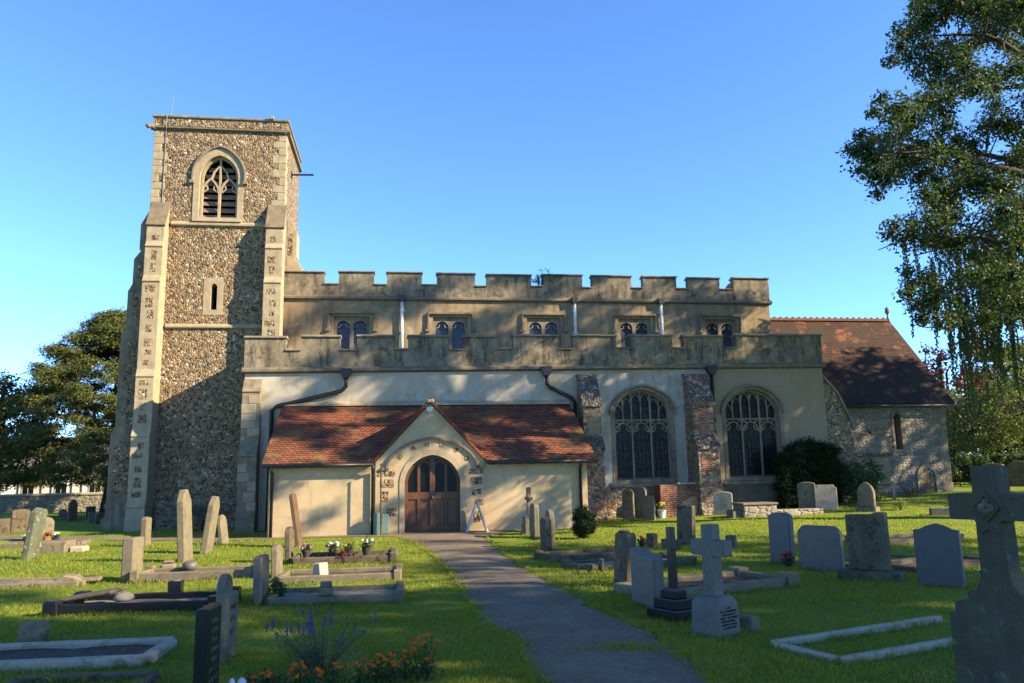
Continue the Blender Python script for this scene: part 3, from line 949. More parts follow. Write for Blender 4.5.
for c in NW:
    y0 = YN + .12
    mb = MB()
    fr = [(c - .72, 6.75), (c - .72, 8.28), (c + .72, 8.28), (c + .72, 6.75)]
    la = [arch(c - .34, .265, 6.9, 7.85, 8.12, 7), arch(c + .34, .265, 6.9, 7.85, 8.12, 7)]
    mb.holed(fr, la, y0, y0 + .22)
    mb.prism([(YN - .06, 6.72), (YN - .06, 6.78), (y0 + .02, 6.9), (y0 + .02, 6.72)], 'x', c - .78, c + .78)
    w = mb.build('clerestory_window', M['stone_dark'], CH)
    mb = MB(); mb.box(c - .68, c + .68, y0 + .15, y0 + .17, 6.85, 8.2); mb.build('glass', M['glass_d'], w)
    mb = MB().strip([(c - .92, 7.72), (c - .92, 8.43), (c + .92, 8.43), (c + .92, 7.72)], .11, YN - .11, YN + .02)
    mb.box(c - 1.04, c - .86, YN - .12, YN + .01, 7.64, 7.75).box(c + .86, c + 1.04, YN - .12, YN + .01, 7.64, 7.75)
    mb.build('hood_mould', M['string'], w, bevel=.012)
    mb = MB()
    for s in (-1, 1):                          # cusps of the two lights
        for q in (-1, 1):
            cc = c + s * .34
            mb.strip([(cc + q * .26, 7.83), (cc + q * .13, 7.88), (cc + q * .10, 7.99)], .045, y0 + .04, y0 + .14)
    mb.build('cusps', M['stone_dark'], w)
for x in (.02, 7.33, 11.16):
    mb = MB().tube([(x, YN - .12, 8.92), (x, YN - .12, 6.5)], .065, 10)
    d = mb.build('rainwater_pipe', M['whitepipe'], CH, smooth=True)
    mb = MB().prism([(x - .15, 9.14), (x + .15, 9.14), (x + .1, 8.9), (x - .1, 8.9)], 'y', YN - .26, YN - .02)
    mb.build('hopper', M['blackpipe'], d)
    mb = MB()
    for z in (8.5, 7.6):
        mb.box(x - .1, x + .1, YN - .14, YN + .005, z, z + .05)
    mb.build('bracket', M['whitepipe'], d)

# ---- south aisle
AX0, AX1 = -5.5, 16.5
AW = [9.06, 13.46]
aholes = [arch(c, 1.10, 1.45, 3.95, 4.82, 12) for c in AW]
mb = MB()
mb.holed([(AX0, -.3), (AX0, 5.5), (AX1, 5.68), (AX1, -.3)], aholes, YA, YA + .6)
mb.box(AX0, AX0 + .6, YA + .6, YN + .2, -.3, 5.5).box(AX1 - .6, AX1, YA + .6, YN, -.3, 5.6)
aisle = mb.build('aisle', M['aisle_render'], CH)
mb = MB()
pr = [(YA + .02, 0), (YA - .15, .07), (YA - .15, .15), (YA + .02, .27)]
n = 12
for i in range(n):
    x0 = AX0 - .1 + (AX1 - AX0 + .2) * i / n; x1 = AX0 - .1 + (AX1 - AX0 + .2) * (i + 1) / n
    mb.add([(x0, y, 5.45 + zs(x0) + z) for y, z in pr] + [(x1, y, 5.45 + zs(x1) + z) for y, z in pr], [(0, 1, 5, 4), (1, 2, 6, 5), (2, 3, 7, 6)])
mb.build('string_course', M['string'], aisle)
AE_ = [-5.54, -4.12, -3.56, -2.21, -1.6, -.26, .25, 1.72, 2.28, 3.55, 4.16, 5.88, 6.46, 8.15, 8.7, 10.38, 10.86, 12.45, 12.99, 16.54]
apar = battlement('aisle_parapet', AE_, -5.54, 16.54, YA - .03, YA + .38, 5.6, 6.3, 6.76, (M['parapet'], M['stone_dark']), CH, drift=True)
mb = MB().prism([(YA + .38, 5.5), (YA + .38, 6.78), (YN - .0, 6.78), (YN - .0, 5.5)], 'x', AX0 - .04, AX0 + .36)
mb.prism([(YA + .38, 5.5), (YA + .38, 6.9), (YN - .0, 6.9), (YN - .0, 5.5)], 'x', AX1 - .36, AX1 + .04)
mb.build('return_parapet', M['parapet_pale'], apar)
mb = MB().add([(AX0 + .36, YA + .38, 6.0), (AX1 - .36, YA + .38, 6.1), (AX1 - .36, YN, 6.55), (AX0 + .36, YN, 6.45)], [(0, 1, 2, 3)])
mb.build('lead_roof', M['lead'], CH)

for c in AW:
    ya = YA + .22
    mb = MB()
    outer = arch(c, 1.10, 1.45, 3.95, 4.82, 12)
    mb.holed(arch(c, 1.24, 1.2, 3.95, 4.94, 12), [arch(c, 1.095, 1.45, 3.95, 4.815, 12)], YA - .02, YA + .04)
    mb.prism([(YA - .1, 1.2), (YA - .1, 1.3), (YA + .3, 1.52), (YA + .3, 1.2)], 'x', c - 1.36, c + 1.36)
    w = mb.build('aisle_window', M['stone_dark'], CH)
    mb = MB().strip(arch(c, 1.27, 3.86, 3.95, 4.97, 12), .09, YA - .11, YA + .015)
    mb.build('hood_mould', M['stone_dark'], w, bevel=.02)
    t = MB()
    y0, y1 = ya, ya + .15
    t.strip(arch(c, 1.06, 1.5, 3.95, 4.78, 12), .085, y0, y1)
    for mx in (-.37, .37):
        t.strip([(c + mx, 1.5), (c + mx, 4.72)], .07, y0 + .003, y1 - .003)
    t.strip([(c - 1.04, 3.68), (c + 1.04, 3.68)], .065, y0 + .006, y1 - .006)
    for k, lx in enumerate((-.71, 0, .71)):
        hw = .33
        t.strip(arch(c + lx, hw - .02, None, 3.2, 3.58, 8), .055, y0 + .02, y1 - .02)
        for s in (-1, 1):                    # cusping and spandrel bars
            t.strip([(c + lx + s * hw, 3.22), (c + lx + s * .16, 3.30), (c + lx + s * .13, 3.44)], .05, y0 + .035, y1 - .035)
            t.strip([(c + lx + s * .15, 3.55), (c + lx + s * .34, 3.64)], .05, y0 + .035, y1 - .035)
        t.strip([(c + lx, 3.6), (c + lx, 4.78 - .3 * (abs(lx) > .1))], .045, y0 + .012, y1 - .012)
        for s in (-1, 1):
            cx2 = c + lx + s * .175
            top = 4.70 if abs(cx2 - c) < .4 else (4.52 if abs(cx2 - c) < .65 else 4.26)
            t.strip(arch(cx2, .15, None, top - .28, top, 6), .038, y0 + .03, y1 - .03)
    t.build('tracery', M['stone_dark'], w)
    g = MB(); g.prism(arch(c, 1.08, 1.47, 3.95, 4.8, 12), 'y', ya + .08, ya + .10)
    g.build('glass', M['glass_s'], w)
    b = MB()
    for z in (1.85, 2.2, 2.55, 2.9):
        b.tube([(c - 1.05, ya + .05, z), (c + 1.05, ya + .05, z)], .010, 5)
    for lx in (-.71, 0, .71):
        for s in (-.17, 0, .17):
            b.tube([(c + lx + s, ya + .06, 1.5), (c + lx + s, ya + .06, 3.3)], .007, 5)
    b.build('window_bars', M['blackpipe'], w)

MB().box(12.0, 16.34, YA - .03, YA - .004, -.3, 1.19).build('dado', M['cement'], aisle)
MB().box(7.3, 9.34, YA - .03, YA - .004, -.3, 1.19).build('dado', M['mixed'], aisle)
# aisle buttresses
def aisle_buttress(x0, x1, kind):
    y = YA
    if kind == 'west':
        pts = [(y + .02, -.3), (y - .62, -.3), (y - .62, .5), (y - .55, .56), (y - .55, 2.5), (y - .60, 2.54), (y - .28, 3.05), (y - .28, 4.75), (y - .33, 4.8), (y + .02, 5.3)]
        b = MB().prism(pts, 'x', x0, x1).build('aisle_buttress', M['stone_dark'], CH, bevel=.015)
        f = MB(); z = .7
        rng = random.Random(5)
        while z < 4.5:                         # separate pale quoin blocks, some brick patching
            h = rng.uniform(.24, .36)
            if not 2.45 < z + h < 3.3 and z + h < 4.7:
                yy = y - (.55 if z < 2.6 else .28)
                a = x0 - .008 if rng.random() < .5 else x0 + rng.uniform(.2, .35)
                f.box(a, min(x1 + .008, a + rng.uniform(.25, .5)), yy - .01, yy + .05, z, z + h - .02)
            z += h
        f.build('quoins', M['stone'], b, bevel=.01)
    else:
        pts = [(y + .02, -.3), (y - 1.2, -.3), (y - 1.2, .35), (y - 1.12, .42), (y - 1.12, 2.5), (y - 1.18, 2.55), (y - .82, 3.0), (y - .82, 4.1), (y - .9, 4.16), (y - .25, 5.3), (y + .02, 5.36)]
        b = MB().prism(pts, 'x', x0, x1).build('aisle_buttress', M['mixed'], CH, bevel=.02)
        f = MB().prism([(y - .93, 4.12), (y - .93, 4.2), (y - .27, 5.36), (y + .0, 5.42), (y + .0, 5.3), (y - .25, 5.26)], 'x', x0 - .03, x1 + .03)
        f.prism([(y - 1.21, 2.5), (y - 1.21, 2.58), (y - .80, 3.06), (y - .80, 2.98)], 'x', x0 - .03, x1 + .03)
        f.build('weathering', M['flint_dark'], b)
        if kind == 'brick':
            f = MB().box(x0 + .2, x0 + .62, y - .828, y - .75, 3.05, 4.05).box(x0 + .12, x0 + .5, y - 1.128, y - 1.0, 1.7, 2.3)
            f.build('brick_patch', M['brick'], b)
        else:
            f = MB().box(x0 + .18, x1 - .06, y - .828, y - .75, 3.1, 4.0)
            f.build('rendered_panel', M['nave_render'], b)
aisle_buttress(-5.52, -4.9, 'west')
aisle_buttress(6.56, 7.22, 'stone')
aisle_buttress(10.72, 11.55, 'brick')
pts = [(16.35, -.1), (16.35, 5.35), (16.62, 5.25), (17.05, 4.6), (17.5, 3.6), (17.62, 3.2), (17.62, -.1)]
b = MB().prism(pts, 'y', YA + .05, YA + .85).build('aisle_buttress', M['flint'], CH, bevel=.02)
f = MB().strip([(16.5, 5.36), (17.08, 4.66), (17.55, 3.6), (17.68, 3.2)], .09, YA + .0, YA + .9)
f.build('weathering', M['stone_dark'], b)

def pipe(pts, mat, r=.06, hopper=None):
    d = MB().tube(pts, r, 9).build('rainwater_pipe', mat, CH, smooth=True)
    if hopper:
        x, y, z = hopper
        MB().prism([(x - .2, z + .14), (x + .2, z + .14), (x + .2, z), (x + .1, z - .2), (x - .1, z - .2), (x - .2, z)], 'y', y - .13, y + .1).build('hopper', mat, d)
    return d
pipe([(-1.97, YA - .12, 5.35), (-1.97, YA - .12, 4.98), (-2.12, YA - .12, 4.82), (-4.38, YA - .12, 4.28), (-4.52, YA - .12, 4.15), (-4.55, YA - .12, 0)], M['blackpipe'], .075, (-1.97, YA - .13, 5.48))
pipe([(5.38, YA - .12, 5.4), (5.38, YA - .12, 5.05), (5.5, YA - .12, 4.92), (6.3, YA - .12, 4.52), (6.42, YA - .12, 4.35), (6.44, YA - .12, 2.2)], M['blackpipe'], .075, (5.38, YA - .13, 5.55))
pipe([(11.85, YA - .12, 5.45), (11.85, YA - .12, .1)], M['blackpipe'], .065, (11.85, YA - .13, 5.58))

# brick bin against the aisle
mb = MB().box(9.35, 11.75, 27.85, YA - .01, -.2, 1.25)
bn = mb.build('brick_plinth', M['brick'], CH)
MB().prism([(9.9 , -.1), (9.9, .3), (10.2, .66), (10.6, .82), (11.0, .72), (11.3, .4), (11.35, -.1)], 'y', 27.842, 27.9).build('bleached_bricks', M['brickpale'], bn)  # paler brick patch with a rounded top on the front face
MB().box(10.0, 11.8, 27.8, YA - .02, 1.254, 1.33).build('cap_slab', M['g_white'], bn, bevel=.015)

# ---- porch
EZ, ES = 2.23, .55                              # eaves level and pitch of the lean-to
def lz(y): return EZ + ES * (y - 24.8)
dcx = .99
door_hole = arch(dcx, .87, -.02, 1.55, 2.40, 12)
mb = MB()
mb.box(-4.0, -.76, YP, YP + .35, -.3, 2.2)
mb.prism([(YP + .35, -.3), (YP + .35, 2.2), (YA, 4.1), (YA, -.3)], 'x', -4.0, -3.65)
mb.build('porch_wall', M['porch_render'], CH)
mb = MB().box(2.60, 5.96, YP, YP + .35, -.3, 2.2)
mb.prism([(YP + .35, -.3), (YP + .35, 2.2), (YA, 4.1), (YA, -.3)], 'x', 5.61, 5.96)
mb.box(5.66, 5.96, YP - .02, YP, -.3, 2.15)
porch = mb.build('porch_wall', M['porch_render'], CH)
mb = MB().holed([(-.78, -.3), (-.78, 2.2), (.92, 4.02), (2.63, 2.2), (2.63, -.3)], [[(p[0], max(p[1], -.25)) for p in arch(dcx, .87, -.25, 1.55, 2.40, 12)]], YP - .06, YP + .34)
gab = mb.build('porch_gable', M['porch_render'], CH)
# pale dressed stone round the doorway
ringo = arch(dcx, 1.03, 0, 1.5, 2.56, 12)
mb = MB().holed([(p[0], p[1] if p[1] > 0 else -.2) for p in ringo], [[(p[0], p[1] if p[1] > 0 else -.15) for p in arch(dcx, .865, 0, 1.55, 2.395, 12)]], YP - .085, YP + .2)
mb.build('door_surround', M['stone'], gab, bevel=.012)
ho = arch(dcx, 1.42, 1.98, 2.0, 2.93, 12)
mb = MB().strip(ho, .07, YP - .15, YP - .05).box(2.34, 2.62, YP - .15, YP - .05, 1.95, 2.03).box(-.62, -.36, YP - .13, YP - .05, 1.95, 2.02)
mb.build('hood_mould', M['string'], gab)
fl = MB()
for a in (28, 52, 76, 98, 120, 146):            # flint squares in the arch band
    t = radians(a)
    x, z = dcx + 1.22 * cos(t), 1.85 + .88 * sin(t)
    s = .085
    fl.prism([(x + s * cos(t + k), z + s * sin(t + k)) for k in (pi * .25, pi * .75, pi * 1.25, pi * 1.75)], 'y', YP - .075, YP)
for x0, x1, z0, z1 in ((-.72, -.18, 1.76, 1.92), (-.62, -.22, 1.42, 1.66), (-.60, -.38, .98, 1.30), (-.42, -.12, .55, .78), (-.62, -.40, .28, .42),
                       (2.14, 2.58, 1.78, 1.93), (2.2, 2.54, 1.45, 1.68), (2.22, 2.5, 1.12, 1.32), (2.34, 2.56, .82, .98), (2.28, 2.5, .3, .62)):
    fl.box(x0, x1, YP - .072, YP, z0, z1)
fl.build('flint_chequer', M['flint'], gab)
mb = MB()                                       # tiled verges
for s in (-1, 1):
    mb.strip([(.92 + s * .02, 4.11), (.92 + s * 1.84, 2.13)], .08, YP - .13, YP + .02)
mb.build('verge', M['ridge'], gab)
MB().box(.80, 1.04, YP - .2, YP + .1, 4.02, 4.16).build('apex_stone', M['stone'], gab, bevel=.04)
MB().box(.80, 1.0, YP - .22, YP - .06, 3.74, 3.9).box(.86, .94, YP - .14, YP - .05, 3.68, 3.76).build('porch_lamp', M['whitepipe'], gab, bevel=.02)
# roofs
def slab(pts, th, name, mat):
    a = [Vector(p) for p in pts]
    nrm = (a[1] - a[0]).cross(a[2] - a[0]).normalized()
    if nrm.z < 0: nrm = -nrm
    b = [p - nrm * th for p in a]
    n = len(a)
    return MB().add(a + b, [tuple(range(n)), tuple(range(2 * n - 1, n - 1, -1))] + [(i, (i + 1) % n, n + (i + 1) % n, n + i) for i in range(n)]).build(name, mat, CH)
yv = 24.8 + (4.12 - EZ) / ES                    # where the gable ridge meets the lean-to
yt = YA - .03
lr = slab([(-4.18, 24.74, lz(24.74)), (-.86, 24.74, lz(24.74)), (.92, yv, lz(yv)), (.92, yt, lz(yt)), (-4.18, yt, lz(yt))], .09, 'porch_roof', M['tiles'])
rrf = slab([(6.24, 24.74, lz(24.74)), (2.71, 24.74, lz(24.74)), (.923, yv, lz(yv)), (.923, yt, lz(yt)), (6.24, yt, lz(yt))], .09, 'porch_roof', M['tiles'])
slab([(.92, 24.86, 4.15), (.92, yv, 4.13), (-.86, 24.86, 2.24)], .07, 'porch_roof', M['tiles_y'])
slab([(.92, 24.86, 4.15), (.92, yv, 4.13), (2.71, 24.86, 2.24)], .07, 'porch_roof', M['tiles_y'])
mb = MB()
for i in range(11):
    y = 24.82 + i * .31
    mb.prism([(.92 - .11, 4.10), (.92 - .06, 4.17), (.92, 4.2), (.92 + .06, 4.17), (.92 + .11, 4.10)], 'y', y, y + .295)
mb.build('ridge_tiles', M['ridge'], gab)
for r_, a, b in ((lr, -4.18, .9), (rrf, .95, 6.24)):
    MB().prism([(yt - .14, lz(yt) - .02), (yt - .14, lz(yt) + .03), (YA - .01, lz(YA) + .14), (YA - .01, lz(YA))], 'x', a, b).build('lead_flashing', M['stone'], r_)
    x0, x1 = (a + .02, -.84) if a < 0 else (2.70, b - .02)
    MB().tube([(x0, 24.70, 2.13), (x1, 24.70, 2.12)], .055, 8).build('gutter', M['blackpipe'], r_, smooth=True)
    rf = MB()
    k = x0 + .15
    while k < x1:
        rf.box(k, k + .07, 24.76, YP + .02, 2.06, 2.16); k += .42
    rf.build('rafter_ends', M['wood_dark'], r_)
for x in (-3.88, -.86, 5.72):
    pipe([(x, 24.72, 2.1), (x, 24.78, 1.98), (x, YP - .09, 1.9), (x, YP - .09, 0)], M['blackpipe'], .05)
# door: two leaves with glazed upper lights
yd = YP + .2
mb = MB()
mb.prism(arch(dcx, .868, .02, 1.55, 2.395, 12), 'y', yd + .06, yd + .10, 1)
# frame members
mb.strip(arch(dcx, .82, .02, 1.55, 2.345, 12), .10, yd, yd + .08)
mb.box(dcx - .085, dcx + .085, yd - .01, yd + .08, .02, 2.3)
mb.box(dcx - .8, dcx + .8, yd + .004, yd + .08, .03, .22).box(dcx - .8, dcx + .8, yd + .004, yd + .08, 1.02, 1.24)
for x in (-.43, .43):
    mb.box(dcx + x - .045, dcx + x + .045, yd + .006, yd + .08, .2, 2.12)
for x0, x1 in ((-.78, -.475), (-.385, -.085), (.085, .385), (.475, .78)):
    mb.box(dcx + x0, dcx + x1, yd + .045, yd + .08, .2, 1.05)
    if abs(x0 + x1) < .6:
        mb.strip(arch(dcx + (x0 + x1) / 2, .15, None, 2.05, 2.2, 6), .06, yd + .01, yd + .08)
dr = mb.build('porch_door', [M['door'], M['darkglass']], CH, bevel=.008)
h = MB().tube([(dcx - .02, yd - .06, 1.12), (dcx + .02, yd - .06, 1.05)], .035, 8).box(dcx - .05, dcx + .05, yd - .03, yd - .008, .98, 1.2)
h.build('handle', M['blackpipe'], dr)
MB().box(dcx - .95, dcx + .95, YP - .2, YP + .34, -.1, .03).build('door_step', M['stone_dark'], CH, bevel=.02)

# ---- chancel
CY = 32.2
mb = MB()
lan = [arch(21.93, .17, 2.5, 3.85, 4.12, 6), arch(19.5, .16, 3.2, 3.75, 3.95, 6)]
mb.holed([(16.3, -.2), (16.3, 4.66), (24.3, 4.66), (24.3, -.2)], lan, CY, CY + .7)
mb.prism([(CY + .7, -.2), (CY + .7, 5.2), (35.7, 8.95), (39.2, 4.66), (39.2, -.2)], 'x', 23.6, 24.3)
mb.box(16.3, 23.6, 38.5, 39.2, -.2, 4.66)
chan = mb.build('chancel', M['chancel'], CH)
mb = MB(); z = .3; i = 0
while z < 4.4:
    h = random.uniform(.28, .42)
    wl = .5 if i % 2 else .3
    mb.box(24.3 - wl, 24.315, CY - .015, CY + (.3 if i % 2 else .5), z, z + h - .015); z += h; i += 1
mb.build('quoins', M['stone_dark'], chan, bevel=.015)
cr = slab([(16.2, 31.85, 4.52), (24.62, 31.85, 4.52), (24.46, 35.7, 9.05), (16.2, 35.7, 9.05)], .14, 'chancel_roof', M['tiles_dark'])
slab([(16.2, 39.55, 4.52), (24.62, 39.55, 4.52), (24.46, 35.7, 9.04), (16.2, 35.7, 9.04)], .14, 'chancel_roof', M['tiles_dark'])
mb = MB()
x = 16.2
while x < 24.3:
    mb.prism([(35.7 - .16, 8.98), (35.7 - .08, 9.1), (35.7, 9.14), (35.7 + .08, 9.1), (35.7 + .16, 8.98)], 'x', x, x + .31)
    mb.box(x + .1, x + .2, 35.67, 35.73, 9.12, 9.19)
    x += .325
mb.build('ridge_tiles', M['ridge'], cr)
MB().tube([(16.5, 31.80, 4.40), (24.5, 31.80, 4.40)], .06, 8).build('gutter', M['blackpipe'], cr, smooth=True)
mb = MB().lathe([(.08, 0), (.05, .15), (.035, .25), (.04, .3), (.09, .36), (.12, .45), (.09, .53), (.11, .6), (.04, .66), (.015, .72)], (24.4, 35.7, 9.05), 10)
mb.build('finial', M['stone_dark'], cr, smooth=True)
for c, hw, zb, zsp, zt in ((21.93, .17, 2.5, 3.85, 4.12), (19.5, .16, 3.2, 3.75, 3.95)):
    w = MB().holed(arch(c, hw + .13, zb - .1, zsp, zt + .15, 6), [arch(c, hw - .005, zb, zsp, zt - .005, 6)], CY - .02, CY + .1).build('lancet_window', M['stone_dark'], CH)
    MB().box(c - .3, c + .3, CY + .4, CY + .43, zb - .1, zt + .1).build('glass', M['glass_d'], w)
# blocked doorway with stone canopy, and the arched recess by the corner
b = MB().box(19.62, 21.2, CY - .22, CY - .003, -.1, 2.2).build('blocked_doorway', M['aisle_render'], CH)
mb = MB().box(19.5, 21.32, CY - .42, CY - .004, 2.204, 2.34)
mb.build('canopy', M['flint_dark'], b, bevel=.02)
mb = MB().prism([(19.55, 2.345), (19.55, 3.1), (19.9, 3.22), (20.35, 3.14), (20.5, 3.22), (21.05, 3.2), (21.1, 2.9), (21.22, 2.345)], 'y', CY - .28, CY - .005)
mb.build('canopy_backing', M['chancel'], b)
mb = MB().prism([(19.5, 3.1), (19.5, 3.2), (19.9, 3.3), (20.3, 3.24), (20.3, 3.14), (19.9, 3.2)], 'y', CY - .32, CY - .003).prism([(20.45, 3.2), (20.45, 3.3), (21.1, 3.28), (21.15, 3.15), (21.05, 3.18)], 'y', CY - .32, CY - .003)
mb.build('canopy_cap', M['stone_dark'], b)
w = MB().holed(arch(23.12, .52, .2, 1.25, 1.85, 8), [arch(23.12, .36, .25, 1.25, 1.66, 8)], CY - .06, CY + .02).build('arched_recess', M['stone'], CH)
MB().prism(arch(23.12, .36, .2, 1.25, 1.66, 8), 'y', CY - .015, CY + .0).build('recess_filling', M['flint'], w)
pipe([(19.05, 31.8, 4.4), (19.05, CY - .1, 4.2), (19.05, CY - .1, 3.3)], M['whitepipe'], .05)

# ------------------------------------------------------------------ trees and shrubs
CROWN_VIS = [(19.2, 21, 15.6, 0.47), (20.3, 23, 8.5, 0.44), (20.8, 21.5, 17.9, 0.59), (19.2, 21.1, 7.3, 0.48), (21.9, 23.6, 12.1, 0.65), (17.4, 21.5, 13.1, 0.52), (19.6, 24.5, 15.8, 0.44), (17.2, 21.7, 16.2, 0.47), (14.2, 19.4, 8.1, 0.56), (16.5, 18.8, 9.4, 0.49), (15.4, 17.3, 13.9, 0.54), (21.9, 24.4, 14.9, 0.53), (21.1, 22.9, 10.6, 0.62), (15.4, 18.6, 15.4, 0.66), (17.5, 19.5, 6.2, 0.59), (20.5, 23.1, 10.8, 0.55), (24.1, 24.3, 20.3, 0.69), (21.2, 23.7, 20.1, 0.42), (16.4, 17.5, 8.4, 0.43), (18.9, 22.6, 11.6, 0.68), (22.2, 23.1, 18.6, 0.63), (20.6, 23.7, 15.6, 0.63), (13.5, 17.2, 9.6, 0.39), (19.5, 23.5, 13.1, 0.57), (18.8, 22.9, 14.4, 0.48), (17.3, 24.2, 13.4, 0.41), (17.1, 22.8, 7.8, 0.4), (18.4, 19.3, 14.8, 0.65), (15.1, 20.6, 11, 0.61), (16.4, 19.3, 9.7, 0.67), (14.6, 19.3, 6.2, 0.66), (19.8, 22, 14.2, 0.42), (17.5, 20, 16.6, 0.68), (17.6, 19.3, 8.6, 0.45), (17.9, 23.1, 14.2, 0.47), (19.9, 21.5, 6.7, 0.48), (16.4, 18.1, 7.4, 0.46), (20.7, 24.2, 12.6, 0.46), (14.8, 17.7, 14.1, 0.39), (18, 22.4, 9.8, 0.56), (14.2, 18.4, 8.1, 0.64), (22.6, 23.9, 10.3, 0.68), (20.2, 23.4, 16.6, 0.59), (20.8, 23.7, 7.6, 0.66), (17.2, 17.6, 11.9, 0.61), (21.8, 24.3, 19.4, 0.64), (19.8, 22.5, 19.5, 0.39), (16.4, 19.2, 7.3, 0.5), (16.4, 19.2, 6.8, 0.6), (17.8, 20.3, 9, 0.44), (18.3, 24.4, 14, 0.43), (20.6, 24.4, 15.5, 0.43), (14.7, 17.8, 6.6, 0.44), (17.8, 24.1, 10.2, 0.44), (16.1, 19.3, 16.6, 0.61), (17.5, 18.4, 10.3, 0.58), (18.5, 22.4, 11.1, 0.39), (18.7, 24, 6.7, 0.46), (15.7, 19, 10.3, 0.4), (12.5, 17, 10.7, 0.55), (15.6, 17.5, 6.5, 0.52), (20.2, 23.1, 6.6, 0.44), (17.7, 22.2, 11.6, 0.4), (18, 21.7, 15.6, 0.43), (16.5, 21.1, 9.8, 0.57), (17, 20.4, 6, 0.49), (17.2, 17, 15.2, 0.66), (16.2, 17.4, 14.7, 0.38), (21.9, 22.5, 13.6, 0.56), (15, 19.7, 6.7, 0.52), (21.4, 22.9, 9, 0.69), (18, 19.6, 8.3, 0.54), (16.3, 17.3, 12.2, 0.64), (21.3, 23.1, 18, 0.65), (14.7, 17.4, 12.5, 0.4), (20.3, 21.6, 18.3, 0.44), (20.7, 24.2, 7.1, 0.6), (16.6, 21.9, 11.6, 0.58), (16.3, 23.6, 13, 0.49), (21.8, 24.3, 18.2, 0.69), (17.7, 19.5, 11.7, 0.67), (17.8, 18, 16, 0.51), (16.6, 21.7, 15.1, 0.52), (16.6, 21.6, 15.8, 0.57), (18.2, 21.4, 11.9, 0.51), (22.9, 24.1, 17.1, 0.44), (17.2, 20, 15.8, 0.5), (13.8, 18, 8.8, 0.39), (12.9, 18.8, 10.1, 0.63), (21.4, 23.4, 8.4, 0.39), (16.6, 20.3, 14, 0.61), (19.3, 23.3, 8.8, 0.5), (16.3, 21.2, 11.7, 0.65), (14.4, 17.9, 13.9, 0.61), (15.6, 19.6, 9.6, 0.59), (17, 22.4, 11.2, 0.48), (21.2, 23, 18.3, 0.65), (23.8, 24.2, 17.8, 0.61), (17.7, 19, 14, 0.42), (14.6, 18.2, 7.6, 0.52), (17.8, 24.5, 8.1, 0.4), (18.9, 24, 10.6, 0.68), (20.7, 22.3, 12.1, 0.5), (17, 17.2, 14.3, 0.44), (19.4, 20.4, 11.8, 0.6), (18.9, 20.4, 12.1, 0.52), (17.6, 19.5, 17.2, 0.46), (22.7, 22.9, 18, 0.48), (14.2, 17.9, 11.5, 0.45), (20.1, 24.3, 15.7, 0.55), (17.9, 20.8, 17.9, 0.56), (14.9, 17.1, 11.4, 0.4), (19.8, 22.5, 13.2, 0.48), (15.8, 22, 11.2, 0.69), (19.7, 21.1, 16.3, 0.41), (17.6, 18.9, 16.5, 0.55), (16.6, 20.8, 14.5, 0.66), (14.8, 17.3, 14.3, 0.58), (18.8, 23.4, 10.8, 0.48), (13.5, 17.8, 10.9, 0.52), (15.4, 19.5, 15.2, 0.39), (16.5, 17, 13.9, 0.69), (13.4, 19.5, 9.9, 0.4), (18.7, 24.1, 15.9, 0.39), (20.3, 23.5, 11.8, 0.53), (17.4, 20, 16.9, 0.49), (18.4, 23.8, 12, 0.38), (19.7, 22.3, 16.3, 0.5), (16.5, 18.3, 9.3, 0.51), (20.3, 21.5, 17.1, 0.45), (20.1, 20.7, 14.4, 0.51), (15.3, 21.6, 11.7, 0.57), (15.5, 18.2, 15.3, 0.46), (21.4, 22.2, 14, 0.41), (16.2, 20, 11.8, 0.41), (16, 23.9, 12.8, 0.53), (15.7, 17.7, 8.3, 0.68), (15.1, 20.5, 11.7, 0.39), (17.9, 22.6, 16.1, 0.39), (17.2, 19.1, 8.2, 0.43), (16.4, 19.1, 13.2, 0.51), (17.4, 23.1, 9.1, 0.4), (17, 21, 16.8, 0.55), (16.4, 22.5, 13.2, 0.47), (16, 20.3, 10.2, 0.49), (18.7, 20.7, 6.8, 0.7), (19.2, 21.1, 11, 0.58), (17.9, 24.4, 7.3, 0.4), (15.4, 19.7, 8.1, 0.48), (21.3, 23.7, 15.7, 0.59), (15.5, 19.7, 15.6, 0.3), (14.2, 18.9, 14.1, 0.3), (14.6, 19.9, 13.8, 0.3), (14, 20.1, 12.2, 0.3), (12.4, 18.9, 10.4, 0.3), (13.2, 19.7, 10.2, 0.3), (14.3, 20.8, 9.9, 0.3), (14.5, 20.7, 8.6, 0.3), (13.1, 18.3, 6.2, 0.3), (13.5, 18.7, 6.9, 0.3), (14.9, 19.9, 14.3, 0.3), (13.8, 19.5, 12.3, 0.3), (13.8, 20.6, 11.7, 0.3), (12.7, 18.7, 10.3, 0.3), (13.6, 19.3, 9.7, 0.3), (13.6, 19.2, 8.4, 0.3), (14.2, 19.3, 5.7, 0.3), (14.9, 19.5, 5.6, 0.3)]
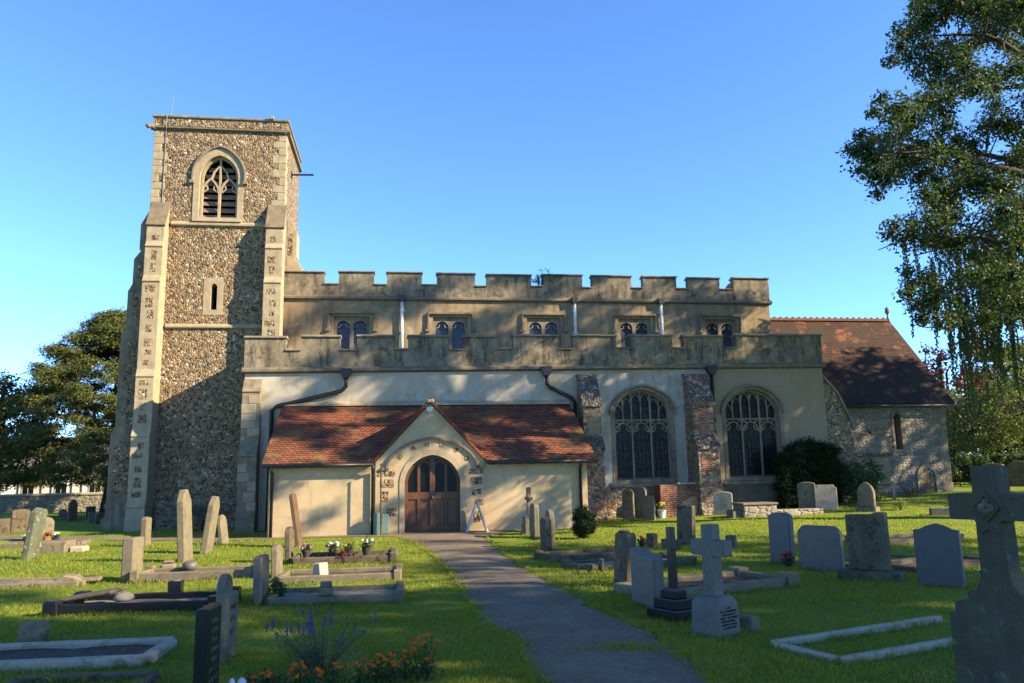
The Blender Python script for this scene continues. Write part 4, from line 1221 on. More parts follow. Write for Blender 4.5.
CROWN_OFF = [(26.3, 22.7, 11.3, 1.03), (21.5, 19.3, 22.3, 0.6), (29, 20.2, 18.3, 0.8), (26.8, 23, 20.6, 0.74), (29.2, 21.3, 14.2, 1.01), (28.3, 24.4, 18.1, 0.71), (24.7, 22.7, 11.1, 1.01), (25.6, 19.7, 13.5, 1), (23.8, 22.8, 21.4, 1.05), (28, 18.4, 17.8, 0.61), (21.9, 18.9, 18.9, 0.87), (24.6, 19.1, 12.9, 0.66), (24.9, 24.8, 13.7, 0.89), (25.2, 24.6, 20, 0.68), (24.9, 23, 20.6, 0.66), (25.9, 23.6, 20.8, 0.97), (26.7, 24.5, 20.8, 1.04), (24.1, 23.5, 10.2, 0.94), (25.6, 18.9, 18.8, 0.8), (27.6, 19.8, 16.6, 0.74), (22.6, 23.1, 12, 0.76), (21.4, 21.3, 21.4, 0.92), (26.2, 25.3, 16, 0.88), (23, 18.5, 18.7, 0.81), (27.9, 21.5, 19.4, 0.71), (25.2, 22.6, 9.8, 0.77), (25.2, 18.4, 11.2, 0.68), (28.6, 23.1, 15.2, 0.68), (29.5, 23.5, 16, 0.86), (25.3, 22.7, 9.7, 0.94), (25.1, 24.3, 21.9, 0.75), (27.6, 24.6, 13.2, 0.85), (27.4, 22.2, 18.7, 0.79), (21.5, 17.8, 13.5, 0.99), (25.5, 19.8, 12.5, 0.92), (27.4, 24.3, 17.7, 0.66), (25.3, 19.7, 11, 0.67), (29.1, 21.5, 13.2, 0.94), (27.1, 23.2, 18.8, 0.73), (21.9, 23.1, 10.8, 0.81), (27.3, 26.2, 14.1, 0.64), (27.5, 21.7, 13.6, 0.65), (21.6, 20, 10.5, 0.81), (28.4, 23.8, 15.2, 0.62), (20.9, 22.2, 20.6, 1.05), (25.8, 23.3, 13.2, 0.69), (24.7, 22.4, 21.8, 0.84), (25.6, 17.6, 16, 0.95), (27.6, 25, 16.6, 0.9), (23.2, 24.2, 21.9, 0.76), (20.1, 20.3, 11.6, 0.89), (26.7, 21.4, 11.8, 0.65), (26.1, 21.4, 13.2, 0.81), (22.9, 17.8, 12.4, 0.74), (24, 18.3, 15, 0.79), (23.5, 22.9, 11.4, 0.85), (26.4, 24.9, 13.8, 1.04), (27.7, 18.4, 16.2, 0.87), (27.3, 22.4, 18.2, 0.98), (23.9, 17.2, 17.6, 0.75), (22.7, 17.7, 18.6, 1.03), (19.4, 19.2, 15.3, 0.73), (19.7, 20.9, 21.5, 1), (27.5, 22.1, 12.4, 0.97), (25.8, 22.3, 21.8, 0.98), (27.2, 23, 12.4, 0.96), (27.4, 23.2, 21.6, 0.75), (25.5, 18.7, 13.5, 0.88), (21.4, 20.3, 19.9, 0.84), (25.6, 24.7, 13.8, 0.97), (26.8, 19.6, 19.2, 0.73), (19.7, 19.5, 16.8, 0.95), (27.5, 22.6, 14.8, 0.94), (28.4, 23.2, 15.1, 0.84), (25.4, 25.6, 12.8, 0.97), (27.7, 21.7, 19.3, 0.74), (24.8, 18.1, 11.8, 0.92), (24.2, 16.5, 18.2, 1), (26.6, 21.7, 13.4, 0.67), (29.8, 21.5, 15.5, 0.74), (23.2, 20.1, 22.5, 0.95), (26.2, 17.7, 19.5, 0.82), (28.2, 20.6, 16.4, 0.87), (22.2, 18.5, 19.3, 1), (26.7, 25.5, 20.9, 0.87), (26.5, 18.1, 16.9, 0.98), (23.1, 24.6, 21.2, 1), (26, 26, 17.7, 0.83), (28.5, 24.6, 17.5, 0.61), (29.4, 22.1, 17, 1.02), (28.1, 24.3, 19.3, 1.05), (26.5, 23.3, 13.1, 0.72), (25.7, 20.6, 11.7, 0.82), (22.3, 23.7, 9.9, 0.68), (26.9, 19.7, 17.1, 0.93), (27.3, 25.2, 13.5, 0.8), (26.7, 16.7, 15.9, 0.72), (25.3, 24.7, 12.6, 0.65), (24.9, 24.3, 10.7, 0.77), (26.1, 18.5, 12.1, 0.94), (28.3, 25.4, 16.5, 0.84), (26, 17.4, 13.3, 1.01), (25.4, 16.2, 17.8, 0.7), (25, 17.3, 12.6, 0.62), (29.2, 24.2, 14.8, 0.81), (25, 24.9, 11.7, 0.93), (26.5, 24.4, 14.5, 0.8), (28.9, 23.4, 14.3, 0.81), (25.2, 16.3, 16.8, 0.98), (26, 24.4, 19.9, 0.91), (27.4, 24, 11.7, 0.85), (28.2, 23.2, 13.2, 0.6), (27.5, 21.8, 16.7, 0.67), (28.8, 20.8, 19.8, 0.77), (27.2, 21, 14.8, 0.9)]
CROWN_VIS = [(x, y, z, r * 1.12) for x, y, z, r in CROWN_VIS]

def tree(name, label, loc, group=None, cat='tree'):
    return empty(name, (0, 0, 0), label=label, cat=cat, group=group)

def blob(cx, cy, cz, rx, ry, rz, n, r0, r1, seed, bottom=-1.0, shell=.55):
    rng = random.Random(seed); out = []
    while len(out) < n:
        d = Vector((rng.gauss(0, 1), rng.gauss(0, 1), rng.gauss(0, 1))).normalized()
        q = rng.uniform(shell, 1)
        if d.z < bottom: continue
        out.append((cx + rx * d.x * q, cy + ry * d.y * q, cz + rz * d.z * q, rng.uniform(r0, r1)))
    return out

# the overhanging lime on the right: trunk just outside the picture, limbs reaching in over the grass
t = tree('lime_tree', 'tall leafy tree overhanging from the right edge, dark boughs against the sky', None)
tk = [(21.6, 19.2, -.1), (21.7, 19.3, 2.5), (21.9, 19.5, 5), (22.1, 19.4, 8), (22.0, 19.3, 12), (21.9, 19.2, 16), (22.2, 19.4, 19.5), (22.6, 20.2, 22.0)]
limbs = [[(22.0, 19.4, 6.5, .2), (19.5, 19.6, 7.8, .13), (16.8, 19.9, 8.3, .06), (15.2, 20.0, 8.2, .02)],
         [(22.0, 19.4, 8.5, .2), (18.8, 19.8, 10.2, .13), (15.8, 20.0, 11.0, .05), (14.4, 19.8, 10.8, .02)],
         [(22.0, 19.3, 10.5, .18), (19.0, 18.6, 12.8, .12), (16.4, 18.3, 13.8, .05), (15.0, 18.5, 13.8, .02)],
         [(21.9, 19.2, 12.5, .16), (19.2, 20.0, 15.3, .11), (17.6, 20.6, 16.2, .03)],
         [(22.0, 19.5, 7.5, .17), (20.2, 21.6, 8.2, .11), (19.0, 22.8, 7.6, .04)],
         [(22.0, 19.3, 9.5, .17), (20.6, 21.8, 11.5, .11), (18.9, 23.6, 12.8, .06)],
         [(22.0, 19.2, 14.0, .14), (20.5, 18.8, 17.0, .08), (19.2, 18.6, 18.2, .03)],
         [(22.0, 19.3, 9.0, .18), (25.2, 20.6, 12.4, .1), (27.6, 21.0, 13.2, .05)],
         [(22.0, 19.3, 11.0, .16), (24.6, 21.0, 13.4, .1), (27.0, 22.6, 14.6, .05)],
         [(21.9, 19.2, 13.0, .15), (23.0, 22.6, 15.0, .09), (24, 25.4, 15.6, .05)]]
branches('trunk', tk, limbs, CROWN_VIS + CROWN_OFF, M['bark'], t, .022, .38)
leaves('crown', CROWN_VIS + CROWN_OFF, 1300, .060, M['lf_lime'], t, asp=.62, shell=.2, up=.5, seed=3, flat=.8)

# weeping birch behind it
t = tree('weeping_birch', 'weeping birch with thin hanging fronds beside the chancel', None)
tk = [(26.6, 27.4, .4), (26.5, 27.5, 3), (26.2, 27.6, 6), (25.8, 27.6, 9), (25.2, 27.6, 11.5)]
lb = []; fr = []
rng = random.Random(12)
for k in range(17):
    a = rng.uniform(pi * .72, pi * 1.35) if k < 14 else rng.uniform(0, 2 * pi)
    h = rng.uniform(7.5, 11.2); R_ = rng.uniform(2.5, 6.6)
    p0 = (26.0, 27.6, h - 1.0); p1 = (26.0 + .5 * R_ * cos(a), 27.6 + .5 * R_ * sin(a), h + .9); p2 = (26.0 + R_ * cos(a), 27.6 + R_ * sin(a), h - .1)
    lb.append([(*p0, .08), (*p1, .05), (*p2, .02)])
    for j in range(13):
        f = rng.uniform(.25, 1.0)
        q = Vector(p1).lerp(Vector(p2), max(0, f * 2 - 1)) if f > .5 else Vector(p0).lerp(Vector(p1), f * 2)
        if q.x < .715 * q.y: continue
        fr.append((q.x + rng.uniform(-.3, .3), q.y + rng.uniform(-.3, .3), q.z, rng.uniform(1.2, 4.6)))
wood = branches('trunk', tk, lb, [], M['bark'], t, .02, .2)
vs = []
for (x, y, z, L) in fr:                        # each frond: a string of leaves swaying on its way down
    ph = rng.uniform(0, 6); n = int(L / .035)
    for k in range(n):
        s = k / n
        vs.append((x + .12 * sin(ph + s * 3) * s + rng.gauss(0, .035), y + .12 * cos(ph + s * 2.3) * s + rng.gauss(0, .035), z - L * s, .02))
leaves('hanging_fronds', vs, 1, .05, M['lf_birch'], t, asp=.55, seed=5, droop=1.6).data  # four leaves at every bud
leaves('crown', blob(25.6, 27.6, 9.8, 4.2, 3.6, 2.2, 70, .3, .55, 8, -.5), 330, .055, M['lf_birch'], t, asp=.6, seed=6, droop=.6)

def simple_tree(name, label, x, y, z0, h, rx, rz, mat, n, r0, r1, per, size, seed, bark='bark', cz=None, group=None, bottom=-.8, tr=.25, ry=None, asp=.6, shell=.5, droop=0, up=.35):
    t = tree(name, label, None, group)
    cz = cz if cz is not None else z0 + h - rz
    cl = blob(x, y, cz, rx, ry or rx, rz, n, r0, r1, seed, bottom, shell)
    random.seed(seed)
    lim = []
    for k in range(6):
        a = 2 * pi * k / 6 + random.uniform(-.3, .3)
        lim.append([(x, y, cz - rz * .5 + .15 * k * rz / 2, tr * .5), (x + rx * .4 * cos(a), y + rx * .4 * sin(a), cz + rz * (.0 + .1 * k), tr * .3), (x + rx * .75 * cos(a), y + rx * .75 * sin(a), cz + rz * (.1 + .1 * k), tr * .1)])
    branches('trunk', [(x, y, z0 - .2), (x + .05, y, z0 + (cz - z0) * .4), (x, y + .05, cz), (x, y, cz + rz * .7)], lim, cl[:60], M[bark], t, .02, tr)
    leaves('crown', cl, per, size, M[mat], t, asp=asp, seed=seed, shell=.35, droop=droop, up=up)
    return t
# right-hand background
simple_tree('shrub_tree', 'yellow-green bushy tree standing behind the hedge on the right', 37.0, 41.5, .5, 10.2, 3.7, 4.9, 'lf_yellow', 110, .5, .95, 190, .095, 21, tr=.13, bottom=-1)
simple_tree('shrub_tree', 'smaller mid-green bushy tree left of the yellow-green one', 34.6, 43.5, .6, 6.4, 1.9, 3.0, 'lf_birch', 60, .45, .8, 190, .095, 22, tr=.1, bottom=-1)
simple_tree('copper_tree', 'dark purple-leaved tree just beyond the chancel corner', 38.6, 51, .6, 10.6, 4.4, 5.2, 'lf_copper', 80, .6, 1.2, 120, .15, 23, bark='bark_dark', bottom=-1)
simple_tree('background_tree', 'dark green tree behind the hedge, right of the purple tree', 46, 54, .6, 8.5, 4.6, 4.6, 'lf_dark', 70, .7, 1.3, 100, .17, 24, bark='bark_dark', bottom=-1)
simple_tree('background_tree', 'tall dark green tree far behind the hedge at the right edge', 55, 58, .6, 13, 6.5, 6.5, 'lf_dark', 90, .8, 1.5, 80, .2, 25, bark='bark_dark', bottom=-1)
simple_tree('background_tree', 'low dark tree closing the gap below the purple tree', 34.5, 47.5, .6, 5.2, 2.6, 2.5, 'lf_dark', 45, .5, .9, 130, .13, 26, bark='bark_dark', bottom=-1)
simple_tree('background_tree', 'dark bush behind the hedge between the yellow-green tree and the chancel', 40.5, 50, .6, 6.0, 3.4, 2.9, 'lf_dark', 55, .6, 1.0, 130, .14, 27, bark='bark_dark', bottom=-1)
simple_tree('background_tree', 'dark bush behind the hedge at the far right', 47.5, 48, .6, 7.0, 3.8, 3.4, 'lf_dark', 60, .6, 1.1, 120, .15, 28, bark='bark_dark', bottom=-1)
# left-hand background
t = tree('yew_tree', 'broad old yew with layered branches left of the tower', None)
cl = []
rng = random.Random(31)
for k in range(460):                            # layered, spreading sprays narrowing to the top
    zz = 2.1 + 9.1 * rng.random() ** 1.25
    f = (zz - 2.1) / 9.1
    R_ = 8.6 * (1 - f) ** .8 + .3
    if f < .12: R_ *= .8
    a = rng.uniform(0, 2 * pi); q = rng.uniform(.35, 1) ** .6 * R_ * (1 + .18 * sin(3 * a + zz * 1.7))
    cl.append((-15.9 + q * cos(a), 46 + q * sin(a) * .8, zz - .08 * q, rng.uniform(.5, 1.05)))
lim = [[(-15.6, 46, 2.5 + .7 * k, .22), (-15.6 + 3 * cos(k * 1.1), 46 + 2.6 * sin(k * 1.1), 3.2 + .75 * k, .12), (-15.6 + 5.4 * cos(k * 1.1) * (1 - k * .08), 46 + 4.6 * sin(k * 1.1) * (1 - k * .08), 3.4 + .8 * k, .05)] for k in range(9)]
branches('trunk', [(-15.6, 46, -.2), (-15.5, 46, 2), (-15.6, 46.1, 6), (-15.6, 46, 10.8)], lim, cl, M['bark_dark'], t, .03, .55)
leaves('crown', cl, 760, .09, M['lf_yew'], t, asp=.3, seed=32, flat=.42, up=.8, shell=.2)
simple_tree('round_tree', 'round dark green tree at the left edge of the picture, in front of the yew', -21.8, 46.5, 0, 7.6, 3.4, 3.3, 'lf_dark', 80, .5, .9, 190, .10, 33, bark='bark_dark', cz=4.6, bottom=-.7)
simple_tree('garden_shrub', 'bright green garden bush between the yew and the tower', -19.2, 58, 0, 2.6, 1.5, 1.4, 'lf_yellow', 24, .4, .6, 150, .1, 34, tr=.08, bottom=-1)
simple_tree('garden_shrub', 'light green bush by the white house at the left edge', -27.5, 57.5, 0, 3.0, 1.3, 1.5, 'lf_hedge', 24, .4, .6, 150, .1, 35, tr=.08, bottom=-1)
# trees of the churchyard edge that shade the foreground (right of and behind the photographer)
simple_tree('churchyard_tree', 'broad shade tree by the churchyard path, right of the viewpoint', 25, -1.0, 0, 13.6, 6.2, 4.9, 'lf_lime', 150, .8, 1.3, 62, .21, 41, tr=.4, group='trees along the churchyard edge')
simple_tree('churchyard_tree', 'tall shade tree behind the viewpoint on the right', 27.0, -9.0, 0, 22.0, 8.0, 7.6, 'lf_lime', 190, .9, 1.5, 62, .23, 42, tr=.45, group='trees along the churchyard edge')
simple_tree('churchyard_tree', 'shade tree at the east corner of the churchyard', 38.8, 20.8, .5, 19.5, 6.0, 6.4, 'lf_lime', 150, .7, 1.2, 105, .18, 44, tr=.4, group='trees along the churchyard edge')


simple_tree('churchyard_tree', 'sparse thin-crowned tree in the row along the churchyard edge', 34.0, 2.0, 0, 19.5, 5.4, 5.0, 'lf_lime', 62, .6, 1.2, 90, .17, 46, tr=.3, group='trees along the churchyard edge')

# shrubs against the church
def shrub(name, label, cl, mat, per, size, seed, stem, asp=.4, up=.3, cat='shrub', flat=.9):
    t = empty(name, label=label, cat=cat)
    mb = MB()
    for (x, y, z0, z1) in stem:
        mb.tube([(x, y, z0), (x + .05, y, (z0 + z1) / 2), (x, y + .03, z1)], [.05, .04, .02], 6)
    mb.build('stem', M['bark_dark'], t)
    leaves('foliage', cl, per, size, M[mat], t, asp=asp, seed=seed, up=up, flat=flat, shell=.3)
    return t
cl = [(random.uniform(14.05, 16.45), random.uniform(27.65, 28.4), random.uniform(.45, 2.55), random.uniform(.2, .32)) for _ in range(170)] + blob(15.25, 28.0, 1.7, 1.15, .5, 1.1, 60, .2, .3, 51, -.2, .8) + [(15.25 + random.uniform(-.95, .95), 27.95, random.uniform(.5, 2.5), .4) for _ in range(30)]
shrub('clipped_yew', 'dark clipped yew bush against the aisle wall under the right window', cl, 'lf_clip', 3200, .05, 52, [(15.1, 28, .2, 2), (15.5, 28, .2, 2)], asp=.35)
cl = blob(17.35, 27.9, 1.25, .82, .5, .95, 60, .2, .36, 53, -1, .4)
shrub('laurel_bush', 'loose mid-green bush right of the dark clipped yew', cl, 'lf_laurel', 1100, .06, 54, [(17.35, 27.9, .3, 1.3)], asp=.45)
cl = blob(4.85, 20.9, .42, .31, .31, .40, 80, .08, .13, 55, -1, .6) + [(4.85, 20.9, .2, .26), (4.85, 20.9, .45, .28), (4.85, 20.9, .65, .2)]
shrub('dwarf_conifer', 'small dark oval conifer on the lawn right of the porch', cl, 'lf_clip', 9000, .03, 56, [(4.85, 20.9, 0, .6)], asp=.3)
cl = blob(-7.3, 29.7, .55, 1.15, .5, .5, 40, .16, .3, 57, -.6, .4)
shrub('lavender_shrub', 'grey-green shrub at the foot of the tower wall', cl, 'lf_greyshrub', 800, .06, 58, [(-7.5, 29.7, 0, .6), (-7.0, 29.7, 0, .6)], asp=.2, up=.9)
cl = blob(16.75, 24.9, gz(16.75, 24.9) + .15, .26, .2, .2, 16, .08, .14, 59, -.3, .3)
shrub('dry_tussock', 'small straw-coloured tussock on the lit grass near the chancel', cl, 'lf_yellow', 2600, .05, 60, [(16.75, 24.9, gz(16.75, 24.9), gz(16.75, 24.9) + .2)], asp=.15, up=1.0, cat='plant')
cl = [(6.1 + random.gauss(0, .28), YN + .1 + random.uniform(-.1, .1), 9.8 + min(.6, abs(random.gauss(0, .24))), .14) for _ in range(34)]
shrub('parapet_weeds', 'leafy weeds with pink flowers growing on the nave battlements', cl, 'lf_yellow', 1500, .04, 62, [(5.8, YN + .15, 9.6, 10.2), (6.3, YN + .15, 9.6, 10.4)], asp=.3, up=.6, cat='plant')

# hedge beyond the graves at the right
hd = empty('hedge', label='clipped green hedge with a lit flat top behind the graves at the right', cat='hedge')
cl = []
rng = random.Random(61)
for k in range(330):
    x = rng.uniform(26.6, 41); cl.append((x, 38.6 - (x - 27) * .22 + rng.uniform(-.4, .4), .62 + rng.uniform(.25, 1.62), rng.uniform(.22, .34)))
leaves('foliage', cl, 2000, .06, M['lf_hedge'], hd, asp=.6, seed=62, up=.6)
mb = MB()
for x in np.arange(26.8, 41, .6):
    mb.tube([(x, 38.6 - (x - 27) * .22, .5), (x + .05, 38.6 - (x - 27) * .22, 2.0)], .03, 5)
mb.build('stems', M['bark_dark'], hd)

# ------------------------------------------------------------------ far left: boundary wall and houses
mb = MB()
mb.box(-44, -8, 54.0, 54.35, -.2, 1.05)
bw_ = mb.build('boundary_wall', M['wallrub'])
tag(bw_, 'low tan stone wall round the churchyard in front of the white house', 'wall')
MB().prism([(53.95, 1.05), (53.95, 1.12), (54.17, 1.2), (54.4, 1.12), (54.4, 1.05)], 'x', -44, -8).build('coping', M['stone'], bw_)

def house(x0, x1, y0, y1, hw, hr, label, wins, posts, seed):
    h = empty('house', label=label, cat='house')
    w = MB().box(x0, x1, y0, y1, -.2, hw)
    w.prism([(y0, hw), ((y0 + y1) / 2, hr - .1), (y1, hw)], 'x', x0, x0 + .2).prism([(y0, hw), ((y0 + y1) / 2, hr - .1), (y1, hw)], 'x', x1 - .2, x1)
    w.build('wall', M['housewhite'], h)
    ym = (y0 + y1) / 2; e = .35
    s = (hr - hw) / (ym - y0)
    r = MB()
    for sg in (-1, 1):
        ye = y0 - e if sg < 0 else y1 + e
        ze = hw - s * e
        r.add([(x0 - .3, ye, ze), (x1 + .3, ye, ze), (x1 + .3, ym, hr), (x0 - .3, ym, hr), (x0 - .3, ye, ze - .15), (x1 + .3, ye, ze - .15), (x1 + .3, ym, hr - .15), (x0 - .3, ym, hr - .15)],
              [(0, 1, 2, 3), (7, 6, 5, 4), (0, 4, 5, 1), (1, 5, 6, 2), (3, 2, 6, 7), (0, 3, 7, 4)])
    rf = r.build('roof', M['slate'], h)
    MB().box(x0 + 1.2, x0 + 2.0, ym - .4, ym + .4, hr - .5, hr + 1.0).build('chimney', M['brick'], rf)
    for (a, z0, z1) in wins:
        f = MB().box(a, a + 1.0, y0 - .06, y0 + .02, z0, z1).build('window', M['timber_paint'], h)
        MB().box(a + .07, a + .47, y0 - .075, y0 - .062, z0 + .08, z1 - .08).box(a + .53, a + .93, y0 - .075, y0 - .062, z0 + .08, z1 - .08).build('pane', M['darkglass'], f)
    if posts:
        p = MB()
        for a in posts: p.box(a, a + .14, y0 - .03, y0 + .01, 0, hw - .1)
        p.build('timber_framing', M['wood_dark'], h)
    return h
house(-33.6, -24.3, 72, 78, 3.6, 5.9, 'white timber-framed house behind the yew at the left', [(-31.6, .95, 1.9), (-29.0, .95, 1.9), (-26.3, .95, 1.9), (-31.6, 2.4, 3.2), (-27.0, 2.4, 3.2)], [-33.4, -32.0, -30.2, -29.4, -27.8, -27.0, -25.2, -24.6], 1)
house(-40.0, -30.0, 62, 67, 2.5, 4.5, 'cream cottage with a grey roof at the left edge', [(-33.0, .8, 1.8)], None, 2)

# ------------------------------------------------------------------ graves
def profile(shape, w, h):
    a = w / 2
    if shape == 'flat':
        return [(-a, 0), (a, 0), (a, h), (-a, h)]
    if shape == 'chamfer':
        return [(-a, 0), (a, 0), (a, h * .86), (a * .72, h), (-a * .72, h), (-a, h * .86)]
    if shape == 'notch':
        return [(-a, 0), (a, 0), (a, h * .9), (a * .8, h * .9), (a * .8, h), (-a * .8, h), (-a * .8, h * .9), (-a, h * .9)]
    if shape == 'slant':
        return [(-a, 0), (a, 0), (a, h * .86), (-a, h)]
    if shape == 'stepped':
        return [(-a, 0), (a, 0), (a, h), (a * .45, h), (a * .4, h * .965), (-a, h * .955)]
    if shape == 'peak':
        return [(-a, 0), (a, 0), (a, h * .93), (a * .55, h * .985), (0, h), (-a * .55, h * .985), (-a, h * .93)]
    if shape == 'round':
        zs_ = h - a * .85
        return [(-a, 0), (a, 0)] + [(a * cos(t), zs_ + a * .85 * sin(t)) for t in np.linspace(0, pi, 13)]
    if shape == 'segment':
        zs_ = h - a * .3
        return [(-a, 0), (a, 0)] + [(a * cos(t), zs_ + a * .3 * sin(t)) for t in np.linspace(0, pi, 11)]
    if shape == 'gothic':
        return [(-a, 0), (a, 0)] + [(-p[0], p[1]) for p in arch(0, a, None, h - w * .72, h, 7)]
    if shape == 'shoulder':
        s = h * .84
        return [(-a, 0), (a, 0), (a, s), (a * .72, s + .02), (a * .62, s + .05)] + [(a * .6 * cos(t), h - a * .5 + a * .5 * sin(t)) for t in np.linspace(.1, pi - .1, 9)] + [(-a * .62, s + .05), (-a * .72, s + .02), (-a, s)]
    if shape == 'ogee':
        return [(-a, 0), (a, 0), (a, h * .9), (a * .7, h * .91), (a * .4, h * .965), (0, h), (-a * .4, h * .965), (-a * .7, h * .91), (-a, h * .9)]
    if shape == 'worn':
        return [(-a, 0), (a, 0), (a * .98, h * .9), (a * .7, h * .97), (a * .2, h * .94), (-a * .15, h), (-a * .6, h * .97), (-a * .97, h * .92)]
    if shape == 'taper':
        return [(-a * 1.05, 0), (a * 1.05, 0), (a, h * .84), (a * .25, h), (-a * .25, h), (-a, h * .84)]

def lettering(w, z0, z1, rows, y, seed, par, mat='letter_faint'):
    """worn, unreadable lines of cut letters"""
    r = random.Random(seed)
    m = MB()
    dz = (z1 - z0) / rows
    for k in range(rows):
        L = w * r.uniform(.45, .95)
        x = -L / 2
        z = z1 - dz * (k + .8)
        while x < L / 2:
            ww = r.uniform(.012, .026)
            if r.random() > .18:
                hh = dz * r.uniform(.35, .6)
                m.box(x, x + ww * .35, y - .003, y + .004, z, z + hh)
                m.box(x, x + ww, y - .0028, y + .004, z + hh * r.choice((0, .4, .85)), z + hh * r.choice((.15, .55, 1.0)) + .004)
            x += ww + .012
    if m.v:
        m.build('inscription', M[mat], par)

def stone(name, label, x, y, rot, w, h, t, shape, mat, lean=0, tip=0, cat='gravestone', base=None, text=None, panel=None, group='old headstones in the churchyard', sink=.12):
    z = gz(x, y)
    root = empty(name, (x, y, z), radians(rot), radians(tip), radians(lean), label, cat, group)
    root.rotation_mode = 'XYZ'
    zb = 0
    if base:
        bw2, bd, bh = base
        MB().box(-bw2 / 2, bw2 / 2, -bd / 2, bd / 2, -sink, bh).build('base', M[mat], root, bevel=.02)
        zb = bh
    pts = profile(shape, w, h - zb)
    b = MB().prism([(p[0], p[1] + (zb if base else (p[1] <= 0) * -sink)) for p in pts], 'y', -t / 2, t / 2).build('slab', M[mat], root, bevel=min(.02, t * .15))
    # slightly uneven, hand-worked faces
    if panel:
        q = profile(panel, w * .74, (h - zb) * .8)
        MB().strip([(p[0], p[1] + zb + .08 + (h - zb) * .06) for p in q], .022, -t / 2 - .010, -t / 2 + .003, closed=True).build('moulding', M[mat], root)
    if text:
        lettering(w * .7, zb + (h - zb) * text[0], zb + (h - zb) * text[1], text[2], -t / 2, int(x * 100 + y), root, text[3] if len(text) > 3 else 'letter_faint')
    return root

HS = 'gravestone'
# left of the path: slabs stand across the graves, their inscribed faces to the east (rot 90)
stone(HS, 'tall greenish headstone leaning right near the left edge', -8.63, 20.35, 86, .56, 1.2, .14, 'worn', 'g_green', lean=0, tip=7)
stone(HS, 'small pure white headstone behind the leaning green one', -11.36, 27.2, 75, .5, .74, .09, 'segment', 'g_white')
stone(HS, 'small tan round-topped headstone with a flowerpot at its foot', -10.88, 26.6, 40, .42, .72, .09, 'round', 'g_tan', text=(.3, .8, 6))
stone(HS, 'wide dark headstone in the shade at the left edge', -14.1, 32.2, 40, .62, .84, .12, 'segment', 'g_dark')
stone(HS, 'low dark slab, leftmost of all the graves', -14.2, 31.0, 40, .55, .55, .12, 'flat', 'g_dark')
stone(HS, 'tall black headstone standing out against the boundary wall', -15.5, 40.6, 60, .42, 1.0, .12, 'shoulder', 'g_dark')
for i, (x, y, w, h, m, sh, la) in enumerate([(-16.94, 43.2, .4, .5, 'g_grey', 'round', 'small grey headstone left of the black one by the boundary wall'),
        (-15.3, 42.3, .45, .62, 'granite_blue', 'flat', 'small bluish headstone right of the black one by the boundary wall'),
        (-13.64, 37.9, .34, .48, 'g_grey', 'worn', 'little worn headstone in the shade near the tower corner'),
        (-12.9, 36.8, .4, .5, 'g_dark', 'round', 'little dark headstone closest to the tower corner'),
        (-17.9, 42.2, .4, .56, 'g_dark', 'round', 'dark round-topped headstone in the far shaded row')]):
    stone(HS, la, x, y, 40, w, h, .1, sh, m)
stone(HS, 'pale stub of a headstone at the end of a kerbed grave on the left', -4.77, 15.3, 87, .5, .74, .2, 'flat', 'g_grey')
stone(HS, 'tallest pointed pale slab in front of the tower, tilted left', -4.62, 18.3, 86, .52, 1.55, .16, 'taper', 'g_grey', tip=-4)
stone(HS, 'second pointed pale slab in front of the tower, tilted right', -4.68, 20.4, 86, .48, 1.36, .16, 'taper', 'g_grey', tip=7)
stone(HS, 'small slim headstone tilted left beside the pointed slabs', -4.83, 23.1, 82, .5, .8, .10, 'round', 'g_grey', tip=-8)
stone(HS, 'grey stump of a headstone near the tower buttress', -6.93, 23.2, 82, .34, .8, .16, 'worn', 'g_grey')
stone(HS, 'slim brown slab leaning steeply left in front of the porch wall', -2.58, 21.3, 86, .5, 1.38, .10, 'segment', 'g_red', tip=-9)
stone(HS, 'slim dark round-topped headstone behind the planted graves', -2.34, 17.7, 87, .5, .72, .12, 'round', 'g_dark', tip=-2)
stone(HS, 'rounded grey headstone, middle of three heading the kerbed graves', -2.16, 14.75, 87, .48, .58, .11, 'segment', 'g_grey', tip=-2)
stone(HS, 'square grey headstone, nearest of three heading the kerbed graves', -1.95, 11.86, 87, .5, .65, .12, 'flat', 'granite', tip=-1)
stone(HS, 'round-topped blue-grey headstone behind the carved pale one', -2.29, 11.1, 86, .42, .50, .10, 'round', 'granite', text=None)
r = stone(HS, 'pale headstone with a carved lettered face, second nearest on the left', -1.68, 8.3, 86, .40, .62, .11, 'flat', 'g_grey', text=(.35, .9, 3, 'letter'))
stone(HS, 'polished black headstone cut by the bottom of the picture', -1.55, 6.95, 87, .40, .70, .10, 'flat', 'black', text=(.15, .9, 7, 'letter_faint'))
stone(HS, 'squat lichened stone block on the near grass at the left', -3.98, 9.63, 20, .30, .22, .24, 'worn', 'g_tan')
# right of the path
stone(HS, 'low plain stone at the foot of the thin cross by the porch', 3.62, 23.1, -89, .5, .55, .12, 'round', 'g_grey')
stone(HS, 'round-shouldered grey headstone right of the thin cross', 3.70, 22.0, -89, .6, .92, .15, 'segment', 'g_grey')
stone(HS, 'pale headstone behind the dark one beside the path', 3.52, 18.75, -89, .5, .88, .13, 'round', 'g_grey')
stone(HS, 'weathered brown headstone beside the path before the porch', 3.30, 18.1, -88, .55, .74, .16, 'worn', 'g_dark')
stone(HS, 'rough brown headstone leaning right, nearest the path', 3.37, 11.95, -82, .46, .84, .17, 'worn', 'g_dark', tip=-4)
stone(HS, 'wide speckled grey granite headstone with a sloping top', 3.17, 10.15, -76, .58, .73, .16, 'slant', 'granite')
stone(HS, 'plain dark upright headstone alone in the middle of the lit lawn', 6.75, 18.4, -74, .6, .90, .13, 'flat', 'g_dark', tip=-3)
stone(HS, 'tiny dark stone stub on the lawn behind the pale cross', 7.32, 17.1, -40, .22, .28, .18, 'flat', 'g_dark')
